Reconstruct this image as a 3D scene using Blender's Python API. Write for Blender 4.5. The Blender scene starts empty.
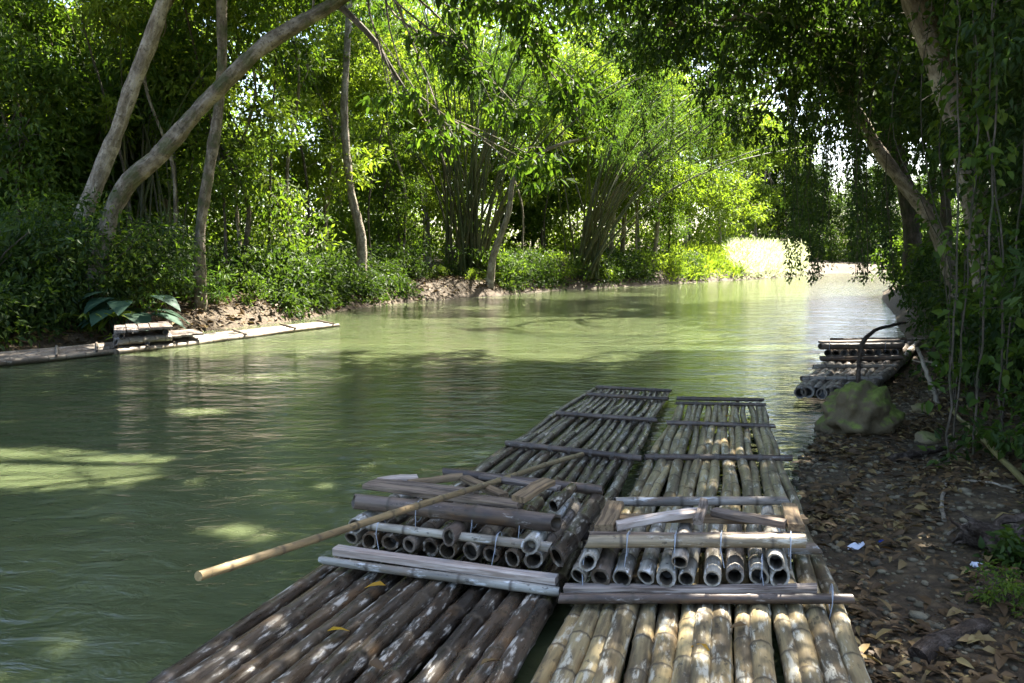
import bpy, math, random
import numpy as np

SC = bpy.context.scene
COL = SC.collection
R = math.radians
# ------------------------------------------------------------------ camera, sky, sun, exposure
F_PX, CAM_H, HORIZON = 800.0, 1.65, 255.0
PITCH = math.atan((341.5 - HORIZON) / F_PX)
cam_d = bpy.data.cameras.new('camera')
cam_d.sensor_width = 36.0
cam_d.lens = 36.0 * F_PX / 1024.0
cam_d.clip_start = 0.05
cam_d.clip_end = 3000
cam = bpy.data.objects.new('camera', cam_d)
cam.location = (0, 0, CAM_H)
cam.rotation_euler = (R(90) - PITCH, 0, 0)
COL.objects.link(cam)
SC.camera = cam

SUN_EL, SUN_AZ = R(57), R(38)          # azimuth measured from +Y (ahead) towards +X (right)
wd = bpy.data.worlds.new('World')
SC.world = wd
wd.use_nodes = True
wn = wd.node_tree.nodes
sky = wn.new('ShaderNodeTexSky')
sky.sky_type = 'NISHITA'
sky.sun_disc = False
sky.sun_elevation = SUN_EL
sky.sun_rotation = SUN_AZ
sky.dust_density = 2.5
wn['Background'].inputs[1].default_value = 0.078
wd.node_tree.links.new(sky.outputs[0], wn['Background'].inputs[0])
sun_d = bpy.data.lights.new('sun', 'SUN')
sun_d.energy = 5.0
sun_d.angle = R(0.6)
sun_d.color = (1.0, 0.95, 0.84)
sun = bpy.data.objects.new('sun', sun_d)
COL.objects.link(sun)
sun.rotation_euler = (R(90) - SUN_EL, 0, math.pi - SUN_AZ)   # light travels from the sun's azimuth
sun.location = (20, 25, 50)
SC.view_settings.view_transform = 'Standard'
SC.view_settings.look = 'None'
SC.view_settings.gamma = 1
SC.view_settings.exposure = 3.12
SC.view_settings.use_curve_mapping = False
SC.render.engine = 'CYCLES'
cy = SC.cycles
cy.use_denoising = True
cy.max_bounces = 8
cy.diffuse_bounces = 4
cy.glossy_bounces = 3
cy.transmission_bounces = 4
cy.transparent_max_bounces = 4
cy.sample_clamp_indirect = 6
cy.caustics_reflective = False
cy.caustics_refractive = False

# ------------------------------------------------------------------ measuring helpers (photo pixel -> place in the world)
_cp, _sp = math.cos(PITCH), math.sin(PITCH)
def ray(px, py):
    a = (px - 512) / F_PX
    b = (341.5 - py) / F_PX
    return np.array([a, _cp + b * _sp, -_sp + b * _cp])
def P(px, py, z=0.0):
    d = ray(px, py)
    t = (z - CAM_H) / d[2]
    return np.array([0, 0, CAM_H]) + d * t
def Q(px, py, y):
    d = ray(px, py)
    return np.array([0, 0, CAM_H]) + d * (y / d[1])

# ------------------------------------------------------------------ mesh helpers
def np_mesh(name, V, tris=None, quads=None, ngons=None, attrs=None, mats=(), smooth=False):
    me = bpy.data.meshes.new(name)
    V = np.asarray(V, dtype=np.float32)
    me.vertices.add(len(V))
    me.vertices.foreach_set('co', V.ravel())
    loops, starts, totals, n = [], [], [], 0
    for arr, k in ((tris, 3), (quads, 4)):
        if arr is not None and len(arr):
            arr = np.asarray(arr, dtype=np.int32)
            loops.append(arr.ravel())
            starts.append(n + np.arange(len(arr)) * k)
            totals.append(np.full(len(arr), k))
            n += arr.size
    for g in (ngons or ()):
        loops.append(np.asarray(g, dtype=np.int32))
        starts.append(np.array([n]))
        totals.append(np.array([len(g)]))
        n += len(g)
    loops = np.concatenate(loops)
    starts = np.concatenate(starts)
    totals = np.concatenate(totals)
    me.loops.add(n)
    me.loops.foreach_set('vertex_index', loops.astype(np.int32))
    me.polygons.add(len(starts))
    me.polygons.foreach_set('loop_start', starts.astype(np.int32))
    me.polygons.foreach_set('loop_total', totals.astype(np.int32))
    me.polygons.foreach_set('use_smooth', np.full(len(starts), smooth))
    for nm, (typ, data) in (attrs or {}).items():
        a = me.attributes.new(nm, typ, 'POINT')
        data = np.asarray(data, dtype=np.float32)
        a.data.foreach_set('vector' if typ == 'FLOAT_VECTOR' else 'value', data.ravel())
    for m in mats:
        me.materials.append(m)
    me.update(calc_edges=True)
    me.validate()
    return me

def link(name, me, parent=None, loc=None):
    o = bpy.data.objects.new(name, me)
    COL.objects.link(o)
    if parent is not None:
        o.parent = parent
    if loc is not None:
        o.location = loc
    return o
def tag(o, label=None, cat=None, group=None, kind=None):
    if label: o['label'] = label
    if cat: o['category'] = cat
    if group: o['group'] = group
    if kind: o['kind'] = kind
    return o
def empty(name, loc=(0, 0, 0), rz=0):
    o = bpy.data.objects.new(name, None)
    o.empty_display_size = 0.2
    COL.objects.link(o)
    o.location = loc
    o.rotation_euler = (0, 0, rz)
    return o
def copy_tree(o, parent=None):
    c = o.copy()
    COL.objects.link(c)
    if parent is not None:
        c.parent = parent
    for ch in list(o.children):
        copy_tree(ch, c)
    return c
def unit(v):
    v = np.asarray(v, float)
    return v / (np.linalg.norm(v) + 1e-12)

class MB:
    """collects tubes, boards and lumps; build() links them as one mesh object"""
    def __init__(s):
        s.V, s.Q, s.G, s.cyl, s.node, s.n = [], [], [], [], [], 0
    def _put(s, V, quads, ngons, cyl, node):
        s.V.append(V); s.cyl.append(cyl); s.node.append(node)
        if len(quads): s.Q.append(np.asarray(quads) + s.n)
        s.G += [[i + s.n for i in g] for g in ngons]
        s.n += len(V)
    def tube(s, path, rad, sides=8, node=None, cap=True, squash=1.0, off=0.0, knot=0.0):
        path = np.asarray(path, float)
        n = len(path)
        rad = np.broadcast_to(np.asarray(rad, float), (n,))
        node = np.zeros(n) if node is None else np.asarray(node, float)
        T = np.gradient(path, axis=0) if n > 2 else np.repeat((path[1] - path[0])[None], 2, 0)
        T = T / (np.linalg.norm(T, axis=1, keepdims=True) + 1e-12)
        up = np.array([0, 0, 1.0]) if abs(T[0][2]) < .9 else np.array([0, 1.0, 0])
        A = np.zeros((n, 3)); B = np.zeros((n, 3))
        a = up - T[0] * np.dot(up, T[0]); a = unit(a)
        for i in range(n):
            a = unit(a - T[i] * np.dot(a, T[i]))
            A[i] = a
            B[i] = np.cross(T[i], a)
        th = np.arange(sides) * 2 * math.pi / sides
        c, sn = np.cos(th) * squash, np.sin(th)
        V = path[:, None] + rad[:, None, None] * (A[:, None] * c[None, :, None] + B[:, None] * sn[None, :, None])
        if knot:
            ll = np.concatenate([[0], np.cumsum(np.linalg.norm(np.diff(path, axis=0), axis=1))])[:, None]
            k_ = np.sin(3 * th[None] + 2.3 * ll + path[0, 0]) + .8 * np.sin(5 * th[None] - 4.1 * ll) + .9 * np.sin(2 * th[None] + 7.3 * ll) * np.sin(1.7 * ll + 1) + .7 * np.sin(7 * th[None] + 11 * ll)
            V = path[:, None] + (V - path[:, None]) * (1 + knot * k_)[:, :, None]
        al = np.concatenate([[0], np.cumsum(np.linalg.norm(np.diff(path, axis=0), axis=1))]) + off
        cyl = np.stack([np.repeat(al[:, None], sides, 1), rad[:, None] * c[None], rad[:, None] * sn[None]], -1)
        nd = np.repeat(node[:, None], sides, 1)
        i, j = np.meshgrid(np.arange(n - 1), np.arange(sides), indexing='ij')
        j2 = (j + 1) % sides
        quads = np.stack([i * sides + j, i * sides + j2, (i + 1) * sides + j2, (i + 1) * sides + j], -1).reshape(-1, 4)
        ng = []
        if cap:
            ng = [list(range(sides))[::-1], [(n - 1) * sides + k for k in range(sides)]]
        s._put(V.reshape(-1, 3), quads, ng, cyl.reshape(-1, 3), nd.ravel())
    def culm(s, p0, p1, r0, r1, rng, bow=.012, gap=.33, sides=10, hollow=True):
        p0, p1 = np.asarray(p0, float), np.asarray(p1, float)
        L = np.linalg.norm(p1 - p0)
        d = (p1 - p0) / L
        sx = unit(np.cross(d, [0, 0, 1])); sz = np.cross(sx, d)
        st = [(0.0, 0)]
        x = rng.uniform(.05, gap)
        while x < L - .05:
            g = gap * rng.uniform(.8, 1.2) * (.75 + .5 * min(1, x / 4))
            st += [(x - .035, 0), (x - .012, .25), (x, 1), (x + .012, .45), (x + .04, .0)]
            if g > .2: st.append((x + g * .5, 0))
            x += g
        st.append((L, 0))
        st = [q for q in st if 0 <= q[0] <= L]
        st.sort()
        t = np.array([q[0] for q in st]); nd = np.array([q[1] for q in st])
        ph = rng.uniform(0, 6.28, 4)
        k = rng.uniform(.7, 1.6, 4)
        ox = bow * (np.sin(t * k[0] + ph[0]) + .6 * np.sin(t * 2.7 * k[1] + ph[1]))
        oz = .45 * bow * (np.sin(t * k[2] + ph[2]) + .6 * np.sin(t * 3.1 * k[3] + ph[3]))
        path = p0 + d * t[:, None] + sx * ox[:, None] + sz * oz[:, None]
        r = (r0 + (r1 - r0) * t / L) * (1 + .12 * nd) * (1 + .03 * np.sin(t * 5 + ph[0]))
        if hollow:                    # open ends: wall thickness, then the inner node, the hollow's shade painted on it
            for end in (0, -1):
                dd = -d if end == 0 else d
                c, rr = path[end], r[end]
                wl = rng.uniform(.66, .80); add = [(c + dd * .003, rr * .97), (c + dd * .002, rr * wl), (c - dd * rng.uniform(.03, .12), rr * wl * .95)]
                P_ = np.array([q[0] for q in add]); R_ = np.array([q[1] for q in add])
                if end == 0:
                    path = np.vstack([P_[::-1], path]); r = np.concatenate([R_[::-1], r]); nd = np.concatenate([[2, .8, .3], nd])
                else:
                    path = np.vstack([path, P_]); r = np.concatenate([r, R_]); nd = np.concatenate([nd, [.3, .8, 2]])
            # frames from the true direction (the inner wall runs backwards)
            s._tube_dir(path, r, d, sides, nd, rng)
        else:
            s.tube(path, r, sides, nd)
    def _tube_dir(s, path, r, d, sides, node, rng):
        a = unit(np.array([0, 0, 1.0]) - d * d[2]) if abs(d[2]) < .95 else unit(np.cross(d, [1, 0, 0]))
        b = np.cross(d, a)
        th = np.arange(sides) * 2 * math.pi / sides
        c, sn = np.cos(th), np.sin(th)
        n = len(path)
        V = path[:, None] + r[:, None, None] * (a * c[:, None] + b * sn[:, None])[None]
        for rows in ((0, 1, 2, 3), (n - 1, n - 2, n - 3, n - 4)):       # cuts neither square nor smooth
            sk = (rng.normal(0, .30) * c + rng.normal(0, .30) * sn + rng.normal(0, .06, sides)) * r[rows[-1]]
            ov = 1 + rng.normal(0, .06) * np.cos(2 * th + rng.uniform(0, 6)) + rng.normal(0, .02, sides)
            for q in rows:
                V[q] = path[q] + (V[q] - path[q]) * ov[:, None] + d * sk[:, None]
        al = (path - path[0]) @ d
        cyl = np.stack([np.repeat(al[:, None], sides, 1), r[:, None] * c[None], r[:, None] * sn[None]], -1)
        i, j = np.meshgrid(np.arange(n - 1), np.arange(sides), indexing='ij')
        j2 = (j + 1) % sides
        quads = np.stack([i * sides + j, i * sides + j2, (i + 1) * sides + j2, (i + 1) * sides + j], -1).reshape(-1, 4)
        ng = [list(range(sides))[::-1], [(n - 1) * sides + k for k in range(sides)]]
        s._put(V.reshape(-1, 3), quads, ng, cyl.reshape(-1, 3), np.repeat(node[:, None], sides, 1).ravel())
    def board(s, p0, p1, w, th, rng, up=(0, 0, 1), ch=.15):
        """sawn plank: chamfered section, slightly warped, ends not quite square"""
        p0, p1 = np.asarray(p0, float), np.asarray(p1, float)
        d = unit(p1 - p0)
        b = unit(np.cross(np.asarray(up, float), d)); a = np.cross(d, b)
        hw, ht, c = w / 2, th / 2, min(w, th) * ch
        sec = np.array([(hw - c, ht), (hw, ht - c), (hw, -ht + c), (hw - c, -ht), (-hw + c, -ht), (-hw, -ht + c), (-hw, ht - c), (-hw + c, ht)])
        n = 6
        t = np.linspace(0, 1, n)
        L = np.linalg.norm(p1 - p0)
        ph = rng.uniform(0, 6.28)
        V, cyl = [], []
        for q in range(n):
            ctr = p0 + (p1 - p0) * t[q] + a * (.006 * math.sin(3 * t[q] + ph)) + b * .004 * math.sin(4 * t[q] + ph * 2)
            jit = rng.normal(0, .0012, (8, 2))
            sk = (rng.normal(0, .006) if q in (0, n - 1) else 0)
            for m in range(8):
                u, v = sec[m] + jit[m]
                V.append(ctr + b * u + a * v + d * sk * (u / hw))
                cyl.append((t[q] * L, u, v))
        i, j = np.meshgrid(np.arange(n - 1), np.arange(8), indexing='ij')
        j2 = (j + 1) % 8
        quads = np.stack([i * 8 + j, (i + 1) * 8 + j, (i + 1) * 8 + j2, i * 8 + j2], -1).reshape(-1, 4)
        ng = [list(range(8)), [(n - 1) * 8 + k for k in range(8)][::-1]]
        s._put(np.array(V), quads, ng, np.array(cyl), np.zeros(len(V)))
    def build(s, name, mat, parent=None, base=(0, 0, 0), smooth=True):
        V = np.concatenate(s.V) - np.asarray(base)
        me = np_mesh(name, V, quads=np.concatenate(s.Q) if s.Q else None, ngons=s.G,
                     attrs={'cyl': ('FLOAT_VECTOR', np.concatenate(s.cyl)), 'node': ('FLOAT', np.concatenate(s.node))},
                     mats=[mat], smooth=smooth)
        if smooth:
            try: me.set_sharp_from_angle(angle=R(50))
            except Exception: pass
        return link(name, me, parent)

class Leaves:
    """collects leaf blades; each is a folded blade of a few faces"""
    def __init__(s):
        s.a = []
    def add(s, pos, dr, nrm, ln, wd, tint):
        s.a.append((pos, dr, nrm, ln, wd, tint))
    def cluster(s, rng, ctr, n, spread, ln, aspect=.42, droop=.35, flat=.6, outward=1.0, size_var=.35, updown=.55):
        ctr = np.asarray(ctr, float)
        N = len(ctr) * n
        C = np.repeat(ctr, n, 0)
        off = rng.normal(0, 1, (N, 3))
        off /= (np.linalg.norm(off, axis=1, keepdims=True) + 1e-9)
        off *= rng.uniform(.1, 1, (N, 1)) ** .6
        sp = np.repeat(np.broadcast_to(spread, (len(ctr),)), n)[:, None]
        pos = C + off * sp * np.array([1, 1, flat])
        dr = off * outward + rng.normal(0, .6, (N, 3)) + np.array([0, 0, -droop])
        nrm = rng.normal(0, updown, (N, 3)) + np.array([0, 0, 1])
        L = ln * rng.uniform(1 - size_var, 1 + size_var, N)
        tc = np.repeat(rng.uniform(0, 1, len(ctr)), n)
        tint = np.clip(.62 * tc + .38 * rng.uniform(0, 1, N), 0, 1)
        s.add(pos, dr, nrm, L, L * aspect, tint)
    def count(s):
        return sum(len(x[0]) for x in s.a)
    def mesh(s, name, mat, base=(0, 0, 0), detail=0):
        pos = np.concatenate([x[0] for x in s.a]) - np.asarray(base)
        dr = np.concatenate([x[1] for x in s.a]); nr = np.concatenate([x[2] for x in s.a])
        ln = np.concatenate([np.broadcast_to(x[3], (len(x[0]),)) for x in s.a])[:, None]
        w = np.concatenate([np.broadcast_to(x[4], (len(x[0]),)) for x in s.a])[:, None]
        ti = np.concatenate([np.broadcast_to(x[5], (len(x[0]),)) for x in s.a])
        dr = dr / (np.linalg.norm(dr, axis=1, keepdims=True) + 1e-9)
        sd = np.cross(dr, nr); sd /= (np.linalg.norm(sd, axis=1, keepdims=True) + 1e-9)
        nr = np.cross(sd, dr)
        N = len(pos)
        if detail == 0:
            tip = pos + dr * ln - nr * ln * .12
            mid = pos + dr * ln * .42
            V = np.stack([pos, mid + sd * w * .5 + nr * w * .14, tip, mid - sd * w * .5 + nr * w * .14], 1)
            k = 4
            T = np.array([(0, 1, 2), (0, 2, 3)])
        else:
            c1 = pos + dr * ln * .30
            c2 = pos + dr * ln * .66 - nr * ln * .06
            tip = pos + dr * ln - nr * ln * .2
            f = .22
            V = np.stack([pos, c1 + sd * w * .5 + nr * w * f, c1, c1 - sd * w * .5 + nr * w * f,
                          c2 + sd * w * .36 + nr * w * f * .7, c2, c2 - sd * w * .36 + nr * w * f * .7, tip], 1)
            k = 8
            T = np.array([(0, 1, 2), (0, 2, 3), (1, 4, 5), (1, 5, 2), (2, 5, 6), (2, 6, 3), (4, 7, 5), (5, 7, 6)])
        tris = (np.arange(N)[:, None, None] * k + T[None]).reshape(-1, 3)
        return np_mesh(name, V.reshape(-1, 3), tris=tris, attrs={'tint': ('FLOAT', np.repeat(ti, k))}, mats=[mat], smooth=bool(detail))
    def build(s, name, mat, parent=None, base=(0, 0, 0), detail=0):
        return link(name, s.mesh(name, mat, base, detail), parent)

# ------------------------------------------------------------------ materials
def newmat(name):
    m = bpy.data.materials.new(name)
    m.use_nodes = True
    nt = m.node_tree
    for n in list(nt.nodes): nt.nodes.remove(n)
    out = nt.nodes.new('ShaderNodeOutputMaterial')
    return m, nt, out
def nd(nt, typ, **kw):
    n = nt.nodes.new(typ)
    for k, v in kw.items():
        if k.startswith('i_'):
            key = k[2:]
            n.inputs[int(key) if key.isdigit() else key].default_value = v
        else:
            setattr(n, k, v)
    return n
def ramp(nt, fac, stops):
    r = nt.nodes.new('ShaderNodeValToRGB')
    e = r.color_ramp.elements
    while len(e) < len(stops): e.new(.5)
    for q, (p, c) in zip(e, stops):
        q.position = p
        q.color = (*c, 1)
    nt.links.new(fac, r.inputs[0])
    return r.outputs[0]
def mix(nt, fac, a, b, mode='MIX'):
    m = nt.nodes.new('ShaderNodeMix'); m.data_type = 'RGBA'; m.blend_type = mode
    for sock, v in ((m.inputs['Factor'], fac), (m.inputs['A'], a), (m.inputs['B'], b)):
        if isinstance(v, (int, float)): sock.default_value = v
        elif isinstance(v, tuple): sock.default_value = (*v, 1)
        else: nt.links.new(v, sock)
    # the colour sockets are the 7th and 8th of the node
    return m.outputs['Result'] if m.data_type != 'RGBA' else m.outputs[2]
def cmix(nt, fac, a, b, mode='MIX'):
    m = nt.nodes.new('ShaderNodeMix'); m.data_type = 'RGBA'; m.blend_type = mode
    for sock, v in ((m.inputs[0], fac), (m.inputs[6], a), (m.inputs[7], b)):
        if isinstance(v, (int, float)): sock.default_value = v
        elif isinstance(v, tuple): sock.default_value = (*v, 1)
        else: nt.links.new(v, sock)
    return m.outputs[2]
def math_n(nt, op, a, b=0.0, clamp=False):
    m = nt.nodes.new('ShaderNodeMath'); m.operation = op; m.use_clamp = clamp
    for k, v in enumerate((a, b)):
        if isinstance(v, (int, float)): m.inputs[k].default_value = v
        else: nt.links.new(v, m.inputs[k])
    return m.outputs[0]
def noise(nt, vec, scale, detail=4, rough=.6, dim='3D', w=None):
    n = nt.nodes.new('ShaderNodeTexNoise')
    n.noise_dimensions = dim
    n.inputs['Scale'].default_value = scale
    n.inputs['Detail'].default_value = detail
    n.inputs['Roughness'].default_value = rough
    if vec is not None: nt.links.new(vec, n.inputs['Vector'])
    if w is not None: nt.links.new(w, n.inputs['W'])
    return n.outputs[0]
def sstep(nt, v, lo, hi):
    m = nt.nodes.new('ShaderNodeMapRange'); m.interpolation_type = 'SMOOTHSTEP'
    nt.links.new(v, m.inputs[0])
    m.inputs[1].default_value = lo; m.inputs[2].default_value = hi
    return m.outputs[0]
def bump(nt, h, strength, dist):
    b = nt.nodes.new('ShaderNodeBump')
    b.inputs['Strength'].default_value = strength
    b.inputs['Distance'].default_value = dist
    nt.links.new(h, b.inputs['Height'])
    return b.outputs[0]
def principled(nt, out, color, rough=.6, spec=.4, normal=None):
    p = nt.nodes.new('ShaderNodeBsdfPrincipled')
    for key, v in (('Base Color', color), ('Roughness', rough), ('Specular IOR Level', spec)):
        if isinstance(v, (int, float)): p.inputs[key].default_value = v
        elif isinstance(v, tuple): p.inputs[key].default_value = (*v, 1)
        else: nt.links.new(v, p.inputs[key])
    if normal is not None: nt.links.new(normal, p.inputs['Normal'])
    if out is not None: nt.links.new(p.outputs[0], out.inputs[0])
    return p.outputs[0]
def attr(nt, name, out='Fac'):
    a = nt.nodes.new('ShaderNodeAttribute'); a.attribute_name = name
    return a.outputs[out]
def leaf_mat(name, dark, mid, light, trans=.42, rough=.55, tr_gain=(1.3, 1.35, .6), spec=.25):
    m, nt, out = newmat(name)
    t = attr(nt, 'tint')
    oi = nt.nodes.new('ShaderNodeObjectInfo')
    t2 = math_n(nt, 'ADD', math_n(nt, 'MULTIPLY', t, .72), math_n(nt, 'MULTIPLY', oi.outputs['Random'], .28))
    c = ramp(nt, t2, [(0.05, dark), (.5, mid), (.93, light)])
    b = principled(nt, None, c, rough, spec)
    tr = nt.nodes.new('ShaderNodeBsdfTranslucent')
    nt.links.new(cmix(nt, 1.0, c, tr_gain, 'MULTIPLY'), tr.inputs[0])
    mx = nt.nodes.new('ShaderNodeMixShader')
    mx.inputs[0].default_value = trans
    nt.links.new(b, mx.inputs[1]); nt.links.new(tr.outputs[0], mx.inputs[2])
    nt.links.new(mx.outputs[0], out.inputs[0])
    return m
def bamboo_mat(name, tones, stain, lichen, lich_lo=.58, rough=(.35, .65), stain_amt=.8, spec=.4):
    m, nt, out = newmat(name)
    cyl = attr(nt, 'cyl', 'Vector'); node = attr(nt, 'node')
    oi = nt.nodes.new('ShaderNodeObjectInfo')
    rnd = oi.outputs['Random']
    comb = nt.nodes.new('ShaderNodeCombineXYZ')
    nt.links.new(math_n(nt, 'MULTIPLY', rnd, 37.0), comb.inputs[0])
    nt.links.new(math_n(nt, 'MULTIPLY', rnd, 11.0), comb.inputs[1])
    def vec(sx, sr):
        vm = nt.nodes.new('ShaderNodeVectorMath'); vm.operation = 'MULTIPLY'
        nt.links.new(cyl, vm.inputs[0]); vm.inputs[1].default_value = (sx, sr, sr)
        va = nt.nodes.new('ShaderNodeVectorMath'); va.operation = 'ADD'
        nt.links.new(vm.outputs[0], va.inputs[0]); nt.links.new(comb.outputs[0], va.inputs[1])
        return va.outputs[0]
    base = ramp(nt, rnd, [(i / (len(tones) - 1), c) for i, c in enumerate(tones)])
    broad = noise(nt, vec(1.6, 9), 1.0, 5, .65)
    base = cmix(nt, math_n(nt, 'MULTIPLY', sstep(nt, broad, .42, .60), stain_amt), base, stain)
    base = cmix(nt, math_n(nt, 'MULTIPLY', sstep(nt, noise(nt, vec(2.6, 5), 1.0, 3, .6), .55, .68), .35), base, (.17, .095, .042))
    streak = noise(nt, vec(5, 90), 1.0, 3, .6)
    base = cmix(nt, .55, base, ramp(nt, streak, [(.25, (.35, .33, .3)), (.7, (1.15, 1.12, 1.05))]), 'MULTIPLY')
    lich = noise(nt, vec(5, 24), 1.0, 6, .72)
    lm = sstep(nt, lich, lich_lo, lich_lo + .09)
    base = cmix(nt, math_n(nt, 'MULTIPLY', lm, .85), base, lichen)
    spots = noise(nt, vec(24, 40), 1.0, 3, .6)
    base = cmix(nt, math_n(nt, 'MULTIPLY', sstep(nt, spots, .60, .68), .75), base, (.035, .028, .02))
    base = cmix(nt, math_n(nt, 'MULTIPLY', sstep(nt, node, .15, 1.0), .85), base, (.05, .038, .025))
    base = cmix(nt, sstep(nt, node, 1.3, 1.9), base, (.012, .009, .006))  # near-black inside the cut ends: shade of the hollow put into the colour
    rg = nt.nodes.new('ShaderNodeMapRange')
    nt.links.new(lich, rg.inputs[0])
    rg.inputs[1].default_value = .35; rg.inputs[2].default_value = .65
    rg.inputs[3].default_value = rough[0]; rg.inputs[4].default_value = rough[1]
    h = math_n(nt, 'ADD', math_n(nt, 'MULTIPLY', streak, .4), math_n(nt, 'MULTIPLY', lich, .6))
    principled(nt, out, base, rg.outputs[0], spec, bump(nt, h, .5, .006))
    return m
def wood_mat(name, tones, dark, rough=.75):
    m, nt, out = newmat(name)
    cyl = attr(nt, 'cyl', 'Vector')
    oi = nt.nodes.new('ShaderNodeObjectInfo')
    vm = nt.nodes.new('ShaderNodeVectorMath'); vm.operation = 'MULTIPLY_ADD'
    nt.links.new(cyl, vm.inputs[0]); vm.inputs[1].default_value = (3.5, 60, 60)
    comb = nt.nodes.new('ShaderNodeCombineXYZ'); nt.links.new(math_n(nt, 'MULTIPLY', oi.outputs['Random'], 50), comb.inputs[0])
    nt.links.new(comb.outputs[0], vm.inputs[2])
    g = noise(nt, vm.outputs[0], 1.0, 5, .65)
    b = noise(nt, vm.outputs[0], .16, 4, .6)
    base = ramp(nt, oi.outputs['Random'], [(i / (len(tones) - 1), c) for i, c in enumerate(tones)])
    base = cmix(nt, sstep(nt, g, .42, .62), base, dark)
    base = cmix(nt, math_n(nt, 'MULTIPLY', sstep(nt, b, .45, .7), .6), base, dark)
    principled(nt, out, base, rough, .25, bump(nt, g, .6, .004))
    return m
def bark_mat(name, a, b, c, scale=1.0, moss=0.0):
    m, nt, out = newmat(name)
    cyl = attr(nt, 'cyl', 'Vector')
    vm = nt.nodes.new('ShaderNodeVectorMath'); vm.operation = 'MULTIPLY'
    nt.links.new(cyl, vm.inputs[0]); vm.inputs[1].default_value = (2.2 * scale, 9 * scale, 9 * scale)
    n1 = noise(nt, vm.outputs[0], 1.0, 6, .68)
    n2 = noise(nt, cyl, 2.3 * scale, 5, .6)
    n3 = noise(nt, cyl, 14 * scale, 4, .6)
    base = ramp(nt, n1, [(.3, a), (.52, b), (.72, c)])
    base = cmix(nt, math_n(nt, 'MULTIPLY', sstep(nt, n2, .5, .68), .7), base, c)
    base = cmix(nt, math_n(nt, 'MULTIPLY', sstep(nt, n3, .56, .66), .7), base, a)
    if moss:
        base = cmix(nt, math_n(nt, 'MULTIPLY', sstep(nt, n2, .52, .4), moss), base, (.05, .075, .02))
    principled(nt, out, base, .85, .2, bump(nt, math_n(nt, 'ADD', n1, math_n(nt, 'MULTIPLY', n3, .5)), 1.0, .06))
    return m

M = {}
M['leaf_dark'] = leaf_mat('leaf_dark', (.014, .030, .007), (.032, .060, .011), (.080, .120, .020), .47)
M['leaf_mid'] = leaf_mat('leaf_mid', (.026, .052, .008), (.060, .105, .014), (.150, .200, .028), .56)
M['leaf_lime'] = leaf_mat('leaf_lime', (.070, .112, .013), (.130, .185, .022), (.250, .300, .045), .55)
M['leaf_bamboo'] = leaf_mat('leaf_bamboo', (.035, .075, .015), (.070, .130, .025), (.160, .210, .050), .48)
M['leaf_blue'] = leaf_mat('leaf_blue', (.018, .045, .026), (.030, .070, .040), (.055, .105, .055), .3, .6)
M['grass_glare'] = leaf_mat('grass_glare', (.30, .36, .16), (.50, .53, .32), (.68, .68, .52), .4, .6, (1, 1, .9))  # pale colour stands in for the glare of full sun on the grass
M['leaf_turning'] = leaf_mat('leaf_turning', (.30, .07, .01), (.42, .16, .02), (.50, .36, .04), .5)
M['leaf_litter'] = leaf_mat('leaf_litter', (.040, .022, .009), (.100, .060, .024), (.240, .185, .070), .08, .6, (1.1, 1, .8))
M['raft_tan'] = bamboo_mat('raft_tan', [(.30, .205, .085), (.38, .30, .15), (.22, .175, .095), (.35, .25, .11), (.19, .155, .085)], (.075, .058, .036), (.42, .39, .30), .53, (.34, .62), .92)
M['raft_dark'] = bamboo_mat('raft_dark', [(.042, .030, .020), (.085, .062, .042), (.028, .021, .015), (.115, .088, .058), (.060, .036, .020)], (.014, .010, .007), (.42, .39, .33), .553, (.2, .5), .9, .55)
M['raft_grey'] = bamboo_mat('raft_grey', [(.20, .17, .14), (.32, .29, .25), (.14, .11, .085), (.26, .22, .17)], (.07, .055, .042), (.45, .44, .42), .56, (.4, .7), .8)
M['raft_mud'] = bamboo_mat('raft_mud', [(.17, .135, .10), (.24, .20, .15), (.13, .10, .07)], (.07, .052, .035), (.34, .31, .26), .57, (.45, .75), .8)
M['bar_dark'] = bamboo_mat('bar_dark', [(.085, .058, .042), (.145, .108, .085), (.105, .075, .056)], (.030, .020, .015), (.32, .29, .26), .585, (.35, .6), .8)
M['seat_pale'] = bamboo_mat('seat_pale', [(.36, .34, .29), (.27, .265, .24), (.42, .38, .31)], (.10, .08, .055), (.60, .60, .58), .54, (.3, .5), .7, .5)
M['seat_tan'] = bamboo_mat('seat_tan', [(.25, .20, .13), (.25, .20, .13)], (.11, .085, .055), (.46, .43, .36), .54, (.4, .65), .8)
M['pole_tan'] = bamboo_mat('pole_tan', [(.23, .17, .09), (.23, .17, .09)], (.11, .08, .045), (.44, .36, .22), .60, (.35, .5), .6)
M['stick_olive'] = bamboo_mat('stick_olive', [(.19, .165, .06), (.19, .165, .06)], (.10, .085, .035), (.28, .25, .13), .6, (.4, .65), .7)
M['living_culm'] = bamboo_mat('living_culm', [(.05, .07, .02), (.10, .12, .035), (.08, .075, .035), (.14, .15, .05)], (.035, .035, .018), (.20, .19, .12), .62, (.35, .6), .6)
M['plank_grey'] = wood_mat('plank_grey', [(.20, .165, .135), (.28, .235, .20), (.17, .13, .10), (.23, .17, .115)], (.065, .047, .036))
M['plank_pale'] = wood_mat('plank_pale', [(.50, .43, .38), (.46, .38, .30)], (.26, .20, .16))
M['plank_brown'] = wood_mat('plank_brown', [(.25, .17, .09), (.20, .14, .08)], (.09, .06, .035))
M['bark_pale'] = bark_mat('bark_pale', (.075, .06, .04), (.22, .18, .13), (.45, .39, .30), 1.3)
M['bark_grey'] = bark_mat('bark_grey', (.05, .04, .026), (.145, .115, .08), (.33, .28, .21), 1.3, .5)
M['bark_dark'] = bark_mat('bark_dark', (.030, .024, .016), (.075, .06, .042), (.15, .12, .09), 1.4, .3)
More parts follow.
